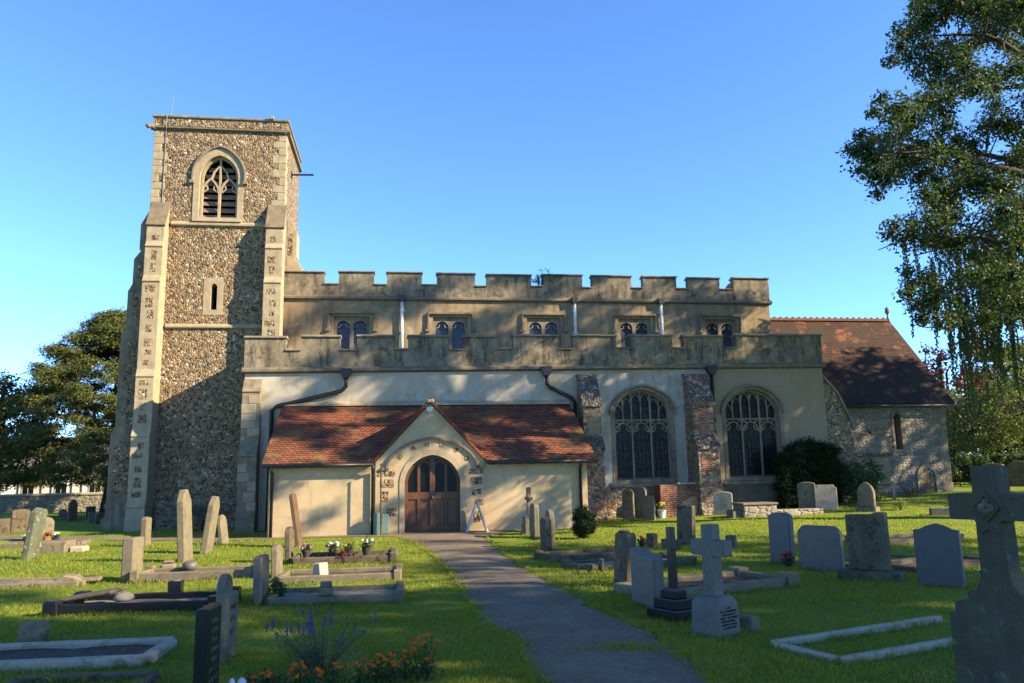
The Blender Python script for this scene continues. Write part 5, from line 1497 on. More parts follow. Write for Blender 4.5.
stone(HS, 'grey headstone with a low peaked top, first of the row of four', 7.02, 14.1, -68, .5, .92, .14, 'peak', 'granite_blue', tip=-1)
stone(HS, 'wide grey headstone with cut corners, second of the row of four', 7.15, 12.95, -60, .8, .74, .12, 'chamfer', 'granite')
stone(HS, 'dark brown headstone on a plinth, third of the row of four', 7.14, 11.5, -54, .60, 1.03, .15, 'stepped', 'g_dark', base=(.92, .34, .16))
stone(HS, 'blue-grey granite headstone with a curved top, last of the row of four', 7.58, 10.5, -52, .60, .90, .10, 'ogee', 'granite_blue')
stone(HS, 'tan round-shouldered headstone before the dark clipped yew', 14.55, 27.0, -35, .62, .98, .13, 'segment', 'g_tan')
stone(HS, 'pale off-white headstone before the dark clipped yew', 15.05, 26.6, -20, .76, .86, .11, 'notch', 'g_white')
stone(HS, 'pale headstone with a scooped top by the brick plinth', 11.35, 27.0, -25, .66, .82, .12, 'segment', 'g_white', text=(.3, .8, 5))
stone(HS, 'pointed gothic headstone with a knob on top near the chancel', 15.74, 25.2, -55, .56, .98, .16, 'gothic', 'g_tan', base=(.7, .36, .14))
stone(HS, 'left one of two round-arched stones against the buttress', 8.05, 27.6, -40, .44, 1.08, .11, 'round', 'g_tan', panel='round')
stone(HS, 'right one of two round-arched stones against the buttress', 8.55, 27.75, -40, .48, 1.14, .11, 'round', 'g_tan', panel='round')
stone(HS, 'grey square headstone right of the two round-arched stones', 8.55, 26.8, -45, .46, .84, .11, 'chamfer', 'g_grey')
stone(HS, 'dark broad headstone by the hedge, left of two', 29.6, 36.2, -30, 1.0, 1.2, .18, 'segment', 'g_dark')
stone(HS, 'dark broad headstone by the hedge at the right edge', 30.9, 36.0, -30, 1.05, 1.3, .18, 'round', 'g_dark')
stone(HS, 'low broken stone at the right edge of the lit lawn', 19.6, 25.0, -20, .8, .3, .3, 'worn', 'g_grey')
stone(HS, 'low grey stone half hidden behind the big cross', 16.61, 22.7, -20, .6, .26, .24, 'worn', 'g_grey')
stone(HS, 'small stone block set in the grass right of the inscribed cross', 3.74, 8.42, -62, .20, .15, .16, 'flat', 'g_grey')
stone(HS, 'tiny leaning wooden-brown peg stone by the grassy kerbs', 3.45, 13.7, -70, .12, .25, .05, 'worn', 'g_dark', tip=-4)
stone(HS, 'small grey block by the red flowers on the lawn', 5.65, 17.6, -70, .24, .34, .16, 'flat', 'g_dark')

# crosses
def cross_mesh(mb, w, t, z0, h, arm, az, aw=None):
    aw = aw or w
    a = w / 2
    mb.prism([(-a, z0), (a, z0), (a, az - aw / 2), (arm, az - aw / 2), (arm, az + aw / 2), (a, az + aw / 2), (a, h), (-a, h), (-a, az + aw / 2), (-arm, az + aw / 2), (-arm, az - aw / 2), (-a, az - aw / 2)], 'y', -t / 2, t / 2)
CR = 'gravestone cross'
r = empty('cross_gravestone', (3.32, 8.3, 0), radians(-62), label='pale grey stone cross on an inscribed block beside the path', cat=CR); r.scale = (.88, .88, .97)
m = MB(); cross_mesh(m, .17, .17, .38, 1.17, .26, .92, .17); m.build('cross', M['granite'], r, bevel=.012)
m = MB().add([(-.22, -.21, -.1), (.22, -.21, -.1), (.22, .21, -.1), (-.22, .21, -.1), (-.20, -.19, .34), (.20, -.19, .34), (.20, .19, .34), (-.20, .19, .34), (-.15, -.14, .41), (.15, -.14, .41), (.15, .14, .41), (-.15, .14, .41)],
             [(0, 1, 5, 4), (1, 2, 6, 5), (2, 3, 7, 6), (3, 0, 4, 7), (4, 5, 9, 8), (5, 6, 10, 9), (6, 7, 11, 10), (7, 4, 8, 11), (8, 9, 10, 11), (3, 2, 1, 0)])
blk = m.build('inscribed_block', M['granite'], r, bevel=.012)
# inscription on the right-hand (southern) face
mi = MB(); rg = random.Random(77)
for k in range(7):
    L = rg.uniform(.16, .30) if k else .09
    y_ = -L / 2; z_ = .285 - k * .034
    while y_ < L / 2:
        ww = rg.uniform(.010, .02)
        xo = .2145 - (z_ + .1) * .0 + (.34 - z_) * .045 - .012
        if rg.random() > .15:
            mi.box(xo - .01, xo + .006, y_, y_ + ww * .45, z_, z_ + .02)
            mi.box(xo - .01, xo + .006, y_, y_ + ww, z_ + rg.choice((0, .008, .016)), z_ + rg.choice((.019, .021)))
        y_ += ww + .008
mi.build('inscription', M['letter'], blk)

r = empty('cross_gravestone', (3.22, 9.3, 0), radians(-66), label='slender dark cross on three black steps beside the speckled headstone', cat=CR); r.scale = (.74, .74, .86)
m = MB()
m.box(-.06, .06, -.055, .055, .36, 1.22).box(-.19, .19, -.05, .05, .92, 1.05)
m.build('cross', M['black'], r, bevel=.01)
st = MB().box(-.34, .34, -.3, .3, -.1, .14).box(-.25, .25, -.22, .22, .14, .27).box(-.16, .16, -.14, .14, .27, .38).build('steps', M['black'], r, bevel=.012)
m = MB().add([(-.05, -.05, .5), (.05, -.05, .5), (.045, .0, 1.28), (-.045, .0, 1.28)], [(0, 1, 2, 3)]) if False else None

r = empty('cross_gravestone', (3.76, 23.3, gz(3.7, 23.3)), radians(-80), label='thin stone cross by the right-hand porch wall', cat=CR)
m = MB(); cross_mesh(m, .1, .12, .0, 1.35, .2, 1.02, .1); m.build('cross', M['g_grey'], r, bevel=.012)
MB().box(-.2, .2, -.18, .18, -.1, .3).build('base', M['g_grey'], r, bevel=.03)

r = empty('cross_gravestone', (18.9, 28.4, gz(18.9, 28.4)), radians(-25), label='small white cross near the foot of the chancel wall', cat=CR)
m = MB(); cross_mesh(m, .13, .1, -.1, .72, .19, .5, .12); m.build('cross', M['g_white'], r, bevel=.01)

# the large cross in the near foreground
r = empty('cross_gravestone', (4.02, 4.95, 0), radians(-64), label='large mossy stone cross with a carved diamond in the right foreground', cat=CR); r.scale = (.9, .9, 1)
m = MB()
a = .105
half = [(.37, -.2), (.37, .70), (.32, .70), (.32, .78), (.22, .78), (.22, .85), (.16, .85), (.115, .93), (.098, 1.02), (.094, 1.335), (.285, 1.335), (.285, 1.51), (.094, 1.51), (.09, 1.70)]
pts = half + [(-x, z) for x, z in reversed(half)]
m.prism(pts, 'y', -.11, .11)
cb = m.build('cross', M['g_green_dark'], r, bevel=.014)
m = MB()
d = .088
m.strip([(0, 1.42 + d), (d, 1.42), (0, 1.42 - d), (-d, 1.42)], .03, -.128, -.105, closed=True)
m.build('diamond_frame', M['g_green_dark'], r, bevel=.004)
m = MB()
for k in range(4):
    t = k * pi / 2
    m.prism([(.034 * cos(t) + .028 * cos(q), 1.42 + .034 * sin(t) + .028 * sin(q)) for q in np.linspace(0, 2 * pi, 11)[:-1]], 'y', -.122 + k * .0006, -.105)
m.build('quatrefoil', M['g_dark'], r)
MB().box(-.44, .44, -.2, .2, -.25, .22).build('plinth', M['g_green_dark'], r, bevel=.02)
if True:
    m = MB().strip([(.055, 1.25), (.0, 1.29), (-.055, 1.25)], .016, -.122, -.105); m.build('carved_leaf', M['g_green_dark'], r)

# kerbed graves
def kerb(label, x, y, rot, L, Wd, kw, kh, mat, fill=None, corners=True, ends=(1, 1), group='kerbed graves', name='grave_kerb', cbs=1.5, kf=.8):
    """local x runs along the grave (head at x=0), local y across it"""
    kw *= kf; kh *= .85
    r = empty(name, (x, y, gz(x, y)), radians(rot), label=label, cat='grave kerb', group=group)
    s = -.1
    for (x0, x1, y0, y1) in ((0, L, -kw / 2, kw / 2), (0, L, Wd - kw / 2, Wd + kw / 2)):
        MB().box(x0, x1, y0, y1, s, kh).build('kerb_rail', M[mat], r, bevel=.015)
    for k, xx in enumerate((0, L)):
        if ends[k]:
            MB().box(xx - kw / 2, xx + kw / 2, kw / 2 + .002, Wd - kw / 2 - .002, s, kh - .004).build('kerb_rail', M[mat], r, bevel=.015)
    if corners:
        for xx in ((0, L) if corners is True else (L,)):
            for yy in (0, Wd):
                c = kw * cbs / 2
                MB().box(xx - c, xx + c, yy - c, yy + c, s, kh * 1.35).build('corner_block', M[mat], r, bevel=.02)
    if fill:
        n = 8
        f = MB(); prev = None
        for i in range(n + 1):
            row = [(kw / 2 + (L - kw) * i / n, kw / 2 + (Wd - kw) * j / 4, kh * .45 + .012 * sin(i * 2.1 + j * 1.7)) for j in range(5)]
            if prev:
                for j in range(4):
                    f.add([prev[j], row[j], row[j + 1], prev[j + 1]], [(0, 1, 2, 3)])
            prev = row
        f.build('infill', M[fill], r, smooth=True)
    return r
kerb('pale kerbed grave running right from the stone stub on the left lawn', -4.62, 15.0, -3, 1.95, .75, .13, .17, 'g_grey', 'earth')
kerb('low flat kerb with gravel at the left edge, in the lit grass', -7.2, 14.75, 0, 1.75, .75, .12, .09, 'g_grey', 'gravel', False)
kerb('black polished kerb set low on the left lawn', -4.55, 11.5, -4, 2.1, .85, .16, .17, 'black', 'gravel', True)
kerb('large pale kerbed plot in the left foreground', -4.9, 8.3, -2, 2.5, .85, .17, .11, 'g_white', 'earth', False)
kerb('low dark kerb at the very bottom left', -3.3, 7.3, -3, 1.15, .45, .12, .07, 'g_dark', None, False)
kerb('nearest of three grey kerbs left of the path', -1.8, 11.55, -1, 1.78, .9, .12, .13, 'g_grey', 'gravel', (0, 1))
kerb('middle one of three grey kerbs left of the path', -2.0, 13.85, -1, 1.95, .95, .12, .15, 'g_grey', 'earth', (0, 1))
kerb('farthest of three grey kerbs left of the path, planted with flowers', -2.15, 16.7, 0, 2.0, 1.1, .13, .18, 'g_dark', 'earth', (0, 1))
kerb('pale granite kerb running right from the speckled headstone', 3.45, 10.45, 22, 2.45, 1.0, .16, .16, 'g_grey', 'earth', (0, 1), cbs=1.9)
kerb('thin white kerb outlining a grassy plot in the right foreground', 3.86, 6.80, 18.5, 2.5, .82, .11, .07, 'g_white', None, False, ends=(1, 0))
kerb('mossy kerb by the path before the dwarf conifer', 3.05, 15.6, 14, 2.0, .9, .14, .14, 'g_dark', 'earth', True)
kerb('second mossy kerb behind the first, near the rough brown headstone', 3.3, 13.9, 16, 2.2, .9, .13, .12, 'g_dark', 'gravel', True)
kerb('pale stone kerb on the lit lawn left of the big cross', 10.6, 16.6, 10, 2.2, .9, .2, .14, 'g_grey', 'earth', True)
kerb('grassy kerb behind the dark plinth headstone', 7.7, 12.9, 20, 2.0, .9, .12, .10, 'g_grey', None, False)
kerb('grey kerb behind the last headstone of the row of four', 8.3, 12.0, 20, 2.2, .8, .12, .12, 'g_dark', 'earth', False)
kerb('overgrown kerb at the left edge with white flowers', -11.0, 24.2, 0, 2.0, .8, .12, .14, 'g_grey', 'earth', False)
r = empty('tomb_kerb', (-8.88, 22.4, 0), 0, label='rough stone block and slab beside the leaning green headstone', cat='grave kerb')
MB().box(-.45, .35, -.35, .35, -.1, .27).build('block', M['g_tan'], r, bevel=.03)
MB().box(.38, .75, -.2, .2, -.1, .12).build('broken_piece', M['g_white'], r, bevel=.04)

# low table tomb with its brick surround
r = empty('chest_tomb', (11.85, 25.5, gz(11.85, 25.5)), radians(4), label='low stone chest tomb with a long low brick surround before the aisle', cat='tomb')
MB().box(-.6, .6, -.35, .35, -.15, .40).build('chest', M['wallrub'], r, bevel=.02)
MB().box(-.66, .64, -.40, .40, .402, .48).build('top_slab', M['g_grey'], r, bevel=.02)
MB().box(.62, 2.4, -.25, .30, -.15, .22).build('surround', M['wallrub'], r, bevel=.02)
MB().box(-.95, -.62, -.2, .25, -.15, .26).build('side_block', M['g_grey'], r, bevel=.03)

# small stones, bowls, vases and plants on the graves
def small(name, label, cat, build_fn, loc, rot=0, group=None):
    r = empty(name, loc, radians(rot), label=label, cat=cat, group=group)
    build_fn(r)
    return r
small('memorial_block', 'little white book-shaped memorial on the middle kerbed grave', 'memorial', lambda r: (MB().prism([(-.09, 0), (.09, 0), (.06, .24), (-.06, .24)], 'x', -.12, .12).build('tablet', M['g_white'], r, bevel=.01), MB().box(-.16, .16, -.12, .12, -.05, .03).build('foot', M['g_white'], r, bevel=.01)), (-1.35, 14.1, .06), 60)
small('memorial_block', 'small stepped grey block on the rail of the nearest kerbed grave', 'memorial', lambda r: (MB().box(-.1, .1, -.1, .1, 0, .1).build('lower_block', M['g_grey'], r, bevel=.01), MB().box(-.08, .08, -.08, .08, .1, .17).build('upper_block', M['g_grey'], r, bevel=.01)), (-1.02, 11.5, .13), 5)
small('memorial_block', 'small lichened block at the head of the pale kerbed grave', 'memorial', lambda r: (MB().box(-.13, .13, -.11, .11, -.05, .16).build('block', M['g_tan'], r, bevel=.03), MB().box(-.1, .1, -.09, .09, .16, .22).build('cap', M['g_tan'], r, bevel=.03)), (-4.3, 15.85, .05), 10)
small('flower_urn', 'small grey urn lying on the pale kerbed grave', 'urn', lambda r: (MB().lathe([(.1, 0), (.14, .06), (.13, .13), (.08, .16)], n=12).build('bowl', M['granite'], r, smooth=True), MB().box(-.11, .11, -.11, .11, -.04, .0).build('foot', M['granite'], r)), (-3.85, 15.6, .1))
small('flower_vase', 'square black vase on the black kerb', 'vase', lambda r: (MB().box(-.09, .09, -.09, .09, 0, .2).build('body', M['black'], r, bevel=.01), MB().lathe([(.065, .2), (.06, .215), (.02, .215)], n=12).build('pierced_lid', M['lead'], r)), (-3.22, 12.3, .10))
small('flower_bowl', 'pale domed flower bowl on the black kerb', 'bowl', lambda r: (MB().lathe([(.1, 0), (.14, .04), (.12, .08), (.06, .11), (.01, .115)], n=14).build('bowl', M['g_white'], r, smooth=True), MB().lathe([(.05, -.03), (.06, .0)], n=10).build('foot', M['g_grey'], r)), (-3.75, 11.75, .12))
small('tilted_slab', 'dark broken slab lying across the black kerb', 'slab', lambda r: (MB().prism([(-.35, 0), (.35, .1), (.35, .15), (-.35, .05)], 'y', -.28, .2).build('slab', M['g_dark'], r, bevel=.015), MB().box(-.38, -.2, -.2, .1, -.08, .03).build('support', M['g_dark'], r)), (-4.15, 11.85, .14), -8)
small('stone_heap', 'heap of pale broken stone on the flat kerb at the left', 'rubble', lambda r: (MB().prism([(-.3, 0), (.3, 0), (.12, .12), (-.05, .14)], 'y', -.2, .2).build('main_piece', M['g_tan'], r, bevel=.03), MB().box(.2, .5, -.12, .16, 0, .07).build('loose_piece', M['g_grey'], r, bevel=.02)), (-5.7, 15.0, .03), 10)
for la, x, rr_ in (('smaller white vase at the foot of the black headstone', -1.34, .025), ('larger white vase at the foot of the black headstone', -1.26, .036)):
    small('flower_vase', la, 'vase', lambda r: (MB().lathe([(rr_ * .8, -.03), (rr_, .0), (rr_ * 1.15, .08), (rr_ * 1.05, .13), (rr_ * .5, .155), (.005, .16)], n=12).build('body', M['fl_whitepot'], r, smooth=True), MB().lathe([(rr_ * .9, -.04), (rr_ * .95, -.03)], n=12).build('foot', M['g_white'], r)), (x, 6.9, -.02), group='white vases by the black headstone')

def bloom_mesh(mat, rad, seed):
    return leaves('bloom', [(0, 0, 0, rad)], 42 / rad ** 2, rad * .55, mat, None, asp=.7, seed=seed, shell=.8, up=.3)

def potted(label, x, y, z, pot, prad, ph, foliage, flowers, seed, group=None, spread=.12, hgt=.12, n=9):
    r = empty('flower_pot', (x, y, z), label=label, cat='flower pot', group=group)
    MB().lathe([(prad * .7, -.02), (prad, ph), (prad * 1.08, ph), (prad * 1.08, ph + .02), (prad * .9, ph + .02)], n=12).build('pot', M[pot], r, smooth=False)
    leaves('foliage', [(0, 0, ph + hgt * .5, spread)], 110 / spread ** 2, .035, M[foliage], r, seed=seed, up=.5, asp=.5)
    rg = random.Random(seed)
    for k in range(n):
        b = bloom_mesh(M[flowers], .028, seed * 31 + k) if k == 0 else b.copy()
        if k: COL.objects.link(b)
        b.name = 'bloom'
        b.parent = r
        a = rg.uniform(0, 6.3); q = rg.uniform(.1, 1) * spread
        b.location = (q * cos(a), q * sin(a), ph + hgt * rg.uniform(.7, 1.35))
    return r
potted('pot of pink flowers on the farthest kerbed grave', -1.98, 17.5, .1, 'pot_dark', .08, .1, 'lf_dark', 'fl_pink', 1)
potted('pot of white flowers on the farthest kerbed grave', -1.45, 17.6, .1, 'pot_dark', .08, .12, 'lf_dark', 'fl_white', 2)
potted('pot of green foliage with few blooms on the farthest kerbed grave', -1.08, 17.45, .1, 'pot_dark', .09, .12, 'lf_hedge', 'fl_yellow', 3, n=2)
potted('dark pot of yellow-white flowers at the end of the farthest kerbed grave', -.72, 17.5, .1, 'pot_dark', .1, .16, 'lf_hedge', 'fl_white', 4, spread=.16)
potted('orange pot at the foot of the tan round-topped headstone', -10.72, 26.3, 0, 'terracotta', .13, .14, 'lf_hedge', 'fl_orange', 5, n=4)
potted('white pot of yellow flowers by the round-arched stones', 9.2, 27.4, .1, 'fl_whitepot', .16, .26, 'lf_hedge', 'fl_yellow', 6, spread=.2, hgt=.22, n=12)
potted('small pot of red flowers on the right lawn', 5.55, 18.0, 0, 'pot_dark', .08, .08, 'lf_dark', 'fl_red', 7, n=7)
potted('low red flowers at the foot of the peaked grey headstone', 6.95, 13.75, 0, 'pot_dark', .07, .06, 'lf_dark', 'fl_red', 8, n=8)
potted('white flowers on the overgrown kerb at the left edge', -10.5, 24.5, .05, 'pot_dark', .09, .12, 'lf_dark', 'fl_white', 9, n=8)
potted('pot of white flowers at the head of the overgrown kerb', -9.8, 24.6, .05, 'pot_dark', .09, .14, 'lf_dark', 'fl_white', 10, n=8)
cl = blob(-1.75, 12.1, .14, .2, .25, .1, 10, .06, .1, 71, -.2, .2)
shrub('grave_plant', 'leafy green plant at the head of the nearest kerbed grave', cl, 'lf_hedge', 4200, .035, 72, [(-1.75, 12.1, .0, .12)], cat='plant')
cl = blob(-1.15, 16.3, .22, .3, .15, .14, 12, .06, .1, 73, -.2, .2)
shrub('grave_plant', 'dark reddish plant between the kerbed graves', cl, 'lf_copper', 2800, .03, 74, [(-1.15, 16.3, .0, .2)], cat='plant')

# marigolds and lavender in the near bed
def marigold(label, x, y, h, seed, nb):
    rg = random.Random(seed)
    r = empty('marigold_plant', (x, y, 0), rg.uniform(0, 6), label=label, cat='flower', group='orange marigolds in the near flower bed')
    m = MB()
    tops = []
    for k in range(nb):
        a = rg.uniform(0, 6.3); q = rg.uniform(.02, .14)
        p = (q * cos(a), q * sin(a), h * rg.uniform(.62, 1.05)); tops.append(p)
        m.tube([(0, 0, 0), (p[0] * .5, p[1] * .5, p[2] * .6), p], [.005, .004, .003], 4, cap=False)
    m.build('stems', M['lf_marigold'], r)
    leaves('foliage', [(0, 0, h * .4, .10), (.06, .03, h * .25, .09), (-.06, -.02, h * .22, .09), (0, 0, h * .7, .07)], 110 / .13 ** 2, .018, M['lf_marigold'], r, asp=.35, seed=seed, up=.3)
    for k, p in enumerate(tops):
        if k == 0 and 'b' not in MB.__dict__.get('_bl', {}):
            MB._bl = {'b': bloom_mesh(M['fl_orange'], .022, 900)}
            b = MB._bl['b']
        else:
            b = MB._bl['b'].copy(); COL.objects.link(b)
        b.name = 'bloom'; b.parent = r; b.location = p; b.rotation_euler = (rg.uniform(-.5, .5), rg.uniform(-.5, .5), rg.uniform(0, 6)); s_ = rg.uniform(.5, .95); b.scale = (s_, s_, s_ * .75)
MAR = [(-1.22, 6.93, .15), (-1.10, 7.0, .17), (-.97, 6.92, .17), (-.84, 7.0, .19), (-.70, 6.93, .19), (-.55, 7.0, .17),
       (-.33, 6.95, .17), (-.20, 7.05, .23), (-.08, 6.97, .24), (.04, 7.06, .25), (.15, 7.05, .29), (.23, 7.02, .37)]
WH = ['first', 'second', 'third', 'fourth', 'fifth', 'sixth', 'seventh', 'eighth', 'ninth', 'tenth', 'eleventh', 'last']
for i, (x, y, h) in enumerate(MAR):
    marigold(('tallest orange marigold, right end of the near bed' if i == 11 else 'orange marigold plant, %s from the left along the bed' % WH[i]), x, y, h, 200 + i, 8 if i > 6 else 5)
r = empty('lavender_plant', (-.72, 7.7, 0), label='tall airy purple-flowered plant rising behind the marigolds', cat='flower')
rg = random.Random(88)
m = MB(); sp = []
for k in range(46):
    a = rg.uniform(0, 6.3); q = rg.uniform(.05, .5); h = rg.uniform(.3, .62) * (1 - .35 * q)
    p = (q * cos(a), q * sin(a) * .5, h)
    m.tube([(p[0] * .2, p[1] * .2, 0), (p[0] * .55, p[1] * .55, h * .5), p], [.004, .003, .002], 4, cap=False)
    if k % 2 == 0:
        n_ = rg.randint(4, 8)
        for j in range(n_): sp.append((p[0] + rg.gauss(0, .004), p[1] + rg.gauss(0, .004), p[2] - j * .014, .010))
m.build('stems', M['lf_lav'], r)
leaves('flower_spikes', sp, 70000, .011, M['fl_purple'], r, seed=89)
leaves('foliage', [(rg.gauss(0, .2), rg.gauss(0, .1), rg.uniform(.02, .26), .1) for _ in range(26)], 2600, .035, M['lf_lav'], r, asp=.14, seed=90, up=.9)

# ------------------------------------------------------------------ by the porch
r = empty('a_frame_sign', (2.32, 24.5, 0), 0, label='white folding A-frame sign standing edge-on right of the porch door', cat='sign')
for s in (-1, 1):
    m = MB().add([(s * .30, -.22, 0), (s * .345, -.22, 0), (s * .345, .22, 0), (s * .30, .22, 0), (s * .0, -.22, .88), (s * .045, -.22, .88), (s * .045, .22, .88), (s * .0, .22, .88)],
                 [(0, 1, 5, 4), (1, 2, 6, 5), (2, 3, 7, 6), (3, 0, 4, 7), (4, 5, 6, 7), (3, 2, 1, 0)])
    m.build('board', M['timber_paint'], r)
MB().box(-.05, .05, -.2, .2, .865, .90).build('hinge', M['lead'], r)
r = empty('service_cabinet', (-.62, 24.66, 0), 0, label='grey-green cabinet at the foot of the porch wall left of the door', cat='cabinet')
MB().box(-.2, -.01, -.06, .12, .0, .66).build('left_panel', M['greenbox'], r, bevel=.012)
MB().box(.05, .27, -.04, .12, .04, .62).build('right_panel', M['greenbox'], r, bevel=.012)
r = empty('thin_post', (-.6, 24.52, 0), 0, label='thin dark post in front of the grey-green cabinet', cat='post')
MB().tube([(0, 0, -.1), (0, 0, 2.1)], .022, 7).build('pole', M['wood_dark'], r)
MB().lathe([(.03, 2.1), (.03, 2.13), (.01, 2.15)], n=8).build('cap', M['blackpipe'], r)
# iron railing and heap of cut wood at the chancel foot
r = empty('iron_railing', (20.3, 31.3, gz(20.3, 31.3)), 0, label='low black iron railing along the foot of the chancel wall', cat='railing')
m = MB()
for k in range(17):
    m.tube([(k * .14, 0, -.1), (k * .14, 0, .5)], .010, 5)
m.build('bars', M['blackpipe'], r)
MB().tube([(-.05, 0, .45), (2.3, 0, .45)], .012, 5).tube([(-.05, 0, .12), (2.3, 0, .12)], .014, 5).build('rails', M['blackpipe'], r)
r = empty('brushwood_heap', (21.0, 30.2, gz(21, 30.2)), 0, label='small heap of dry branches at the foot of the chancel wall', cat='wood heap')
m = MB(); rg = random.Random(5)
for k in range(26):
    a = rg.uniform(0, 6.3); x, y = rg.uniform(-.35, .35), rg.uniform(-.25, .25); L = rg.uniform(.3, .6)
    m.tube([(x, y, rg.uniform(0, .2)), (x + L * cos(a) * .6, y + L * sin(a) * .5, rg.uniform(.15, .6))], [.025, .01], 5)
m.build('branches', M['wood_grey'], r)
leaves('dead_leaves', [(0, 0, .2, .3)], 900, .05, M['fl_dry'], r, seed=6)

# ------------------------------------------------------------------ grass blades on the lawn
def blades():
    rng = np.random.default_rng(9)
    def batch(n, y0, y1, hmin, hmax, wd):
        y = y0 + (y1 - y0) * rng.random(n) ** 1.25
        ang = radians(8.2) + radians(36.5) * (2 * rng.random(n) - 1)
        x = y * np.tan(ang)
        el = np.interp(y, [t[0] for t in PL], [t[1] for t in PL]) ; er = np.interp(y, [t[0] for t in PR], [t[1] for t in PR])
        ew = .05 * np.sin(y * 3.1) + .05 * rng.normal(size=n)
        keep = (x < el + ew + .03) | (x > er + ew - .05)
        keep &= ~((y > 24.4 - .5 * (x > -.5)) & (x < 6.1) & ((x > -5.4) | (y < 25.7 + .5 * (-5 - x))))
        for (cx, cy, rt, L, Wd) in FILLS:
            c, s = cos(rt), sin(rt)
            lx = (x - cx) * c + (y - cy) * s; ly = -(x - cx) * s + (y - cy) * c
            keep &= ~((lx > -.03) & (lx < L + .03) & (ly > -.03) & (ly < Wd + .03))
        x, y = x[keep], y[keep]; n = len(x)
        z = np.array([gz(a, b) for a, b in zip(x, y)])
        z = z + np.where((4 < y) & (y < 40), .03 * np.sin(x * .9 + y * .4) * np.sin(y * .7 - x * .3), 0) - .006
        clump = .5 + .5 * np.sin(x * 2.3 + 1.3 * np.sin(y * 1.9)) * np.sin(y * 2.1 + np.sin(x * 1.4))
        h = (hmin + (hmax - hmin) * rng.random(n)) * (.6 + .8 * clump)
        a = rng.random(n) * 2 * pi; lean = rng.normal(size=(n, 2)) * .5
        wv = np.stack([np.cos(a), np.sin(a), np.zeros(n)], 1) * wd * (.6 + .8 * rng.random(n))[:, None]
        b = np.stack([x, y, z], 1)
        mid = b + np.stack([lean[:, 0] * h * .35, lean[:, 1] * h * .35, h * .6], 1)
        tip = b + np.stack([lean[:, 0] * h, lean[:, 1] * h, h], 1)
        V = np.stack([b - wv, b + wv, mid + wv * .7, tip, mid - wv * .7], 1)
        return V
    V = np.concatenate([batch(150000, 5.2, 11, .02, .05, .0035), batch(90000, 10, 17, .025, .055, .006), batch(60000, 16, 30, .03, .06, .011)])
    n = len(V)
    me = bpy.data.meshes.new('grass')
    me.from_pydata(V.reshape(-1, 3), [], np.arange(n * 5).reshape(n, 5))
    me.materials.append(M['blade'])
    o = bpy.data.objects.new('grass', me); COL.objects.link(o)
    tag(o, 'short mown grass of the churchyard lawn', 'grass', kind='stuff')
FILLS = []
for o in list(COL.objects):
    if o.name.startswith('grave_kerb'):
        if any(c.name.startswith('infill') for c in o.children):
            L = max(v.co.x for c in o.children if c.name.startswith('kerb_rail') for v in c.data.vertices); Wd = max(v.co.y for c in o.children if c.name.startswith('kerb_rail') for v in c.data.vertices)
            FILLS.append((o.location.x, o.location.y, o.rotation_euler[2], L, Wd))
blades()
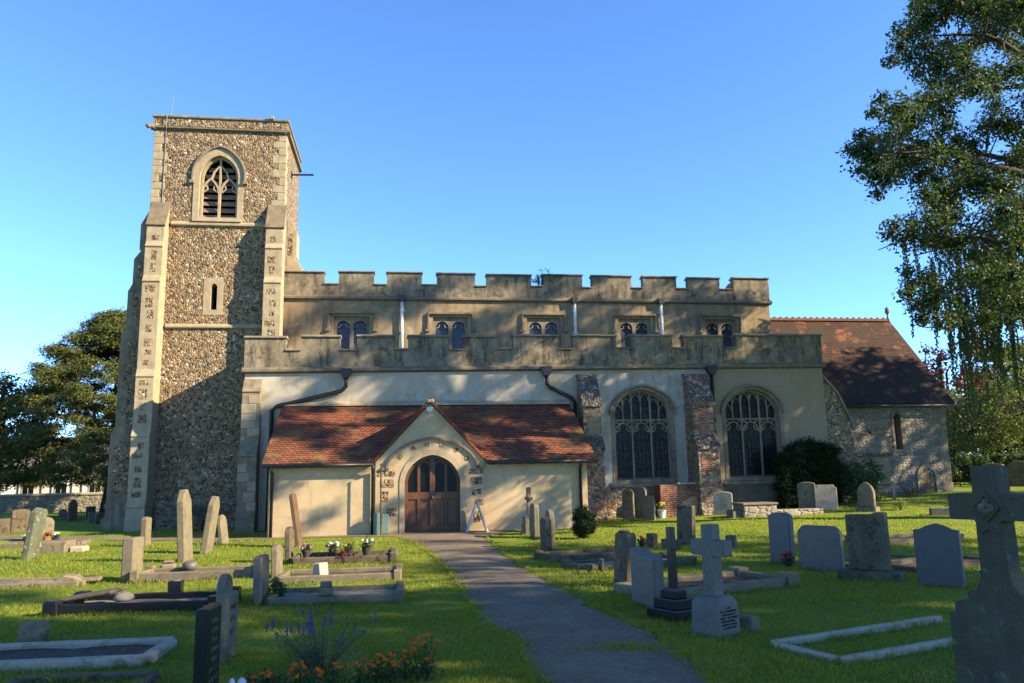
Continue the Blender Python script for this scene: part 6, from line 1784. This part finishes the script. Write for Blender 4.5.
def tufts():
    rng = np.random.default_rng(33)
    V = []
    for o in list(COL.objects):
        if o.parent is not None or o.name.split('.')[0] not in ('gravestone', 'cross_gravestone', 'grave_kerb', 'chest_tomb'):
            continue
        y = o.location.y
        if y > 24: continue
        pts = []
        for c in o.children:
            if c.name.split('.')[0] in ('infill', 'inscription', 'moulding', 'cap', 'top_slab', 'quatrefoil', 'diamond_frame', 'carved_leaf'): continue
            xs = [v.co for v in c.data.vertices if v.co.z < .02]
            if not xs: continue
            a, b = min(q.x for q in xs), max(q.x for q in xs); e, f = min(q.y for q in xs), max(q.y for q in xs)
            per = 2 * (b - a + f - e)
            for k in range(int(per * (110 if y < 13 else 60))):
                t = rng.random() * per; off = abs(rng.normal()) * .02 + .004
                if t < b - a: p = (a + t, e - off)
                elif t < 2 * (b - a): p = (a + t - (b - a), f + off)
                elif t < 2 * (b - a) + f - e: p = (a - off, e + t - 2 * (b - a))
                else: p = (b + off, e + t - 2 * (b - a) - (f - e))
                pts.append(p)
        ct, st = cos(o.rotation_euler[2]), sin(o.rotation_euler[2])
        for (lx, ly) in pts:
            wx, wy = o.location.x + lx * ct - ly * st, o.location.y + lx * st + ly * ct
            h = rng.uniform(.03, .11) * (.5 + .7 * abs(sin(wx * 3 + wy * 5)))
            w = .0035 if y < 13 else .006
            a = rng.random() * 6.28; dx, dy = cos(a) * w, sin(a) * w
            l = rng.normal(size=2) * .4 * h
            z = gz(wx, wy) - .02
            V.append([(wx - dx, wy - dy, z), (wx + dx, wy + dy, z), (wx + l[0] * .4 + dx * .7, wy + l[1] * .4 + dy * .7, z + h * .6), (wx + l[0], wy + l[1], z + h), (wx + l[0] * .4 - dx * .7, wy + l[1] * .4 - dy * .7, z + h * .6)])
    # ragged grass creeping over the edges of the path
    for k in range(5200):
        y = 5.2 + 18 * rng.random() ** 1.4
        side = rng.random() < .5
        x = np.interp(y, [t[0] for t in (PL if side else PR)], [t[1] for t in (PL if side else PR)])
        cl_ = max(0, sin(y * 5.1 + (2 if side else 0)) + .6 * sin(y * 11.3)) * .12
        wx, wy = x + (1 if side else -1) * (rng.random() * cl_ - .05), y
        h = rng.uniform(.02, .07); w = .004 if y < 13 else .007
        a = rng.random() * 6.28; dx, dy = cos(a) * w, sin(a) * w; l = rng.normal(size=2) * .6 * h
        V.append([(wx - dx, wy - dy, 0), (wx + dx, wy + dy, 0), (wx + l[0] * .4 + dx * .7, wy + l[1] * .4 + dy * .7, h * .6), (wx + l[0], wy + l[1], h), (wx + l[0] * .4 - dx * .7, wy + l[1] * .4 - dy * .7, h * .6)])
    # the weedy patch on the right side of the path in front
    for k in range(900):
        wx, wy = 2.15 + rng.normal() * .22, 7.75 + rng.normal() * .10
        h = rng.uniform(.02, .06); w = .0045
        a = rng.random() * 6.28; dx, dy = cos(a) * w, sin(a) * w; l = rng.normal(size=2) * .7 * h
        V.append([(wx - dx, wy - dy, .01), (wx + dx, wy + dy, .01), (wx + l[0] * .4 + dx * .7, wy + l[1] * .4 + dy * .7, .01 + h * .6), (wx + l[0], wy + l[1], .01 + h), (wx + l[0] * .4 - dx * .7, wy + l[1] * .4 - dy * .7, .01 + h * .6)])
    V = np.array(V); n = len(V)
    me = bpy.data.meshes.new('long_grass')
    me.from_pydata(V.reshape(-1, 3), [], np.arange(n * 5).reshape(n, 5))
    me.materials.append(M['blade'])
    o = bpy.data.objects.new('long_grass', me); COL.objects.link(o)
    tag(o, 'longer unmown grass round the stones and along the path', 'grass', kind='stuff')
tufts()
def litter():
    rng = np.random.default_rng(15)
    cl = []
    for k in range(150):
        y = 6 + 16 * rng.random() ** 1.5; x = y * math.tan(radians(8.2) + radians(35) * (2 * rng.random() - 1))
        cl.append((x, y, gz(x, y) + .045, .006))
    o = leaves('fallen_leaves', cl, 1, .018, M['fl_dry'], None, seed=16, up=2.0)
    tag(o, 'scattered fallen leaves on grass and path', 'leaves', kind='stuff')
litter()
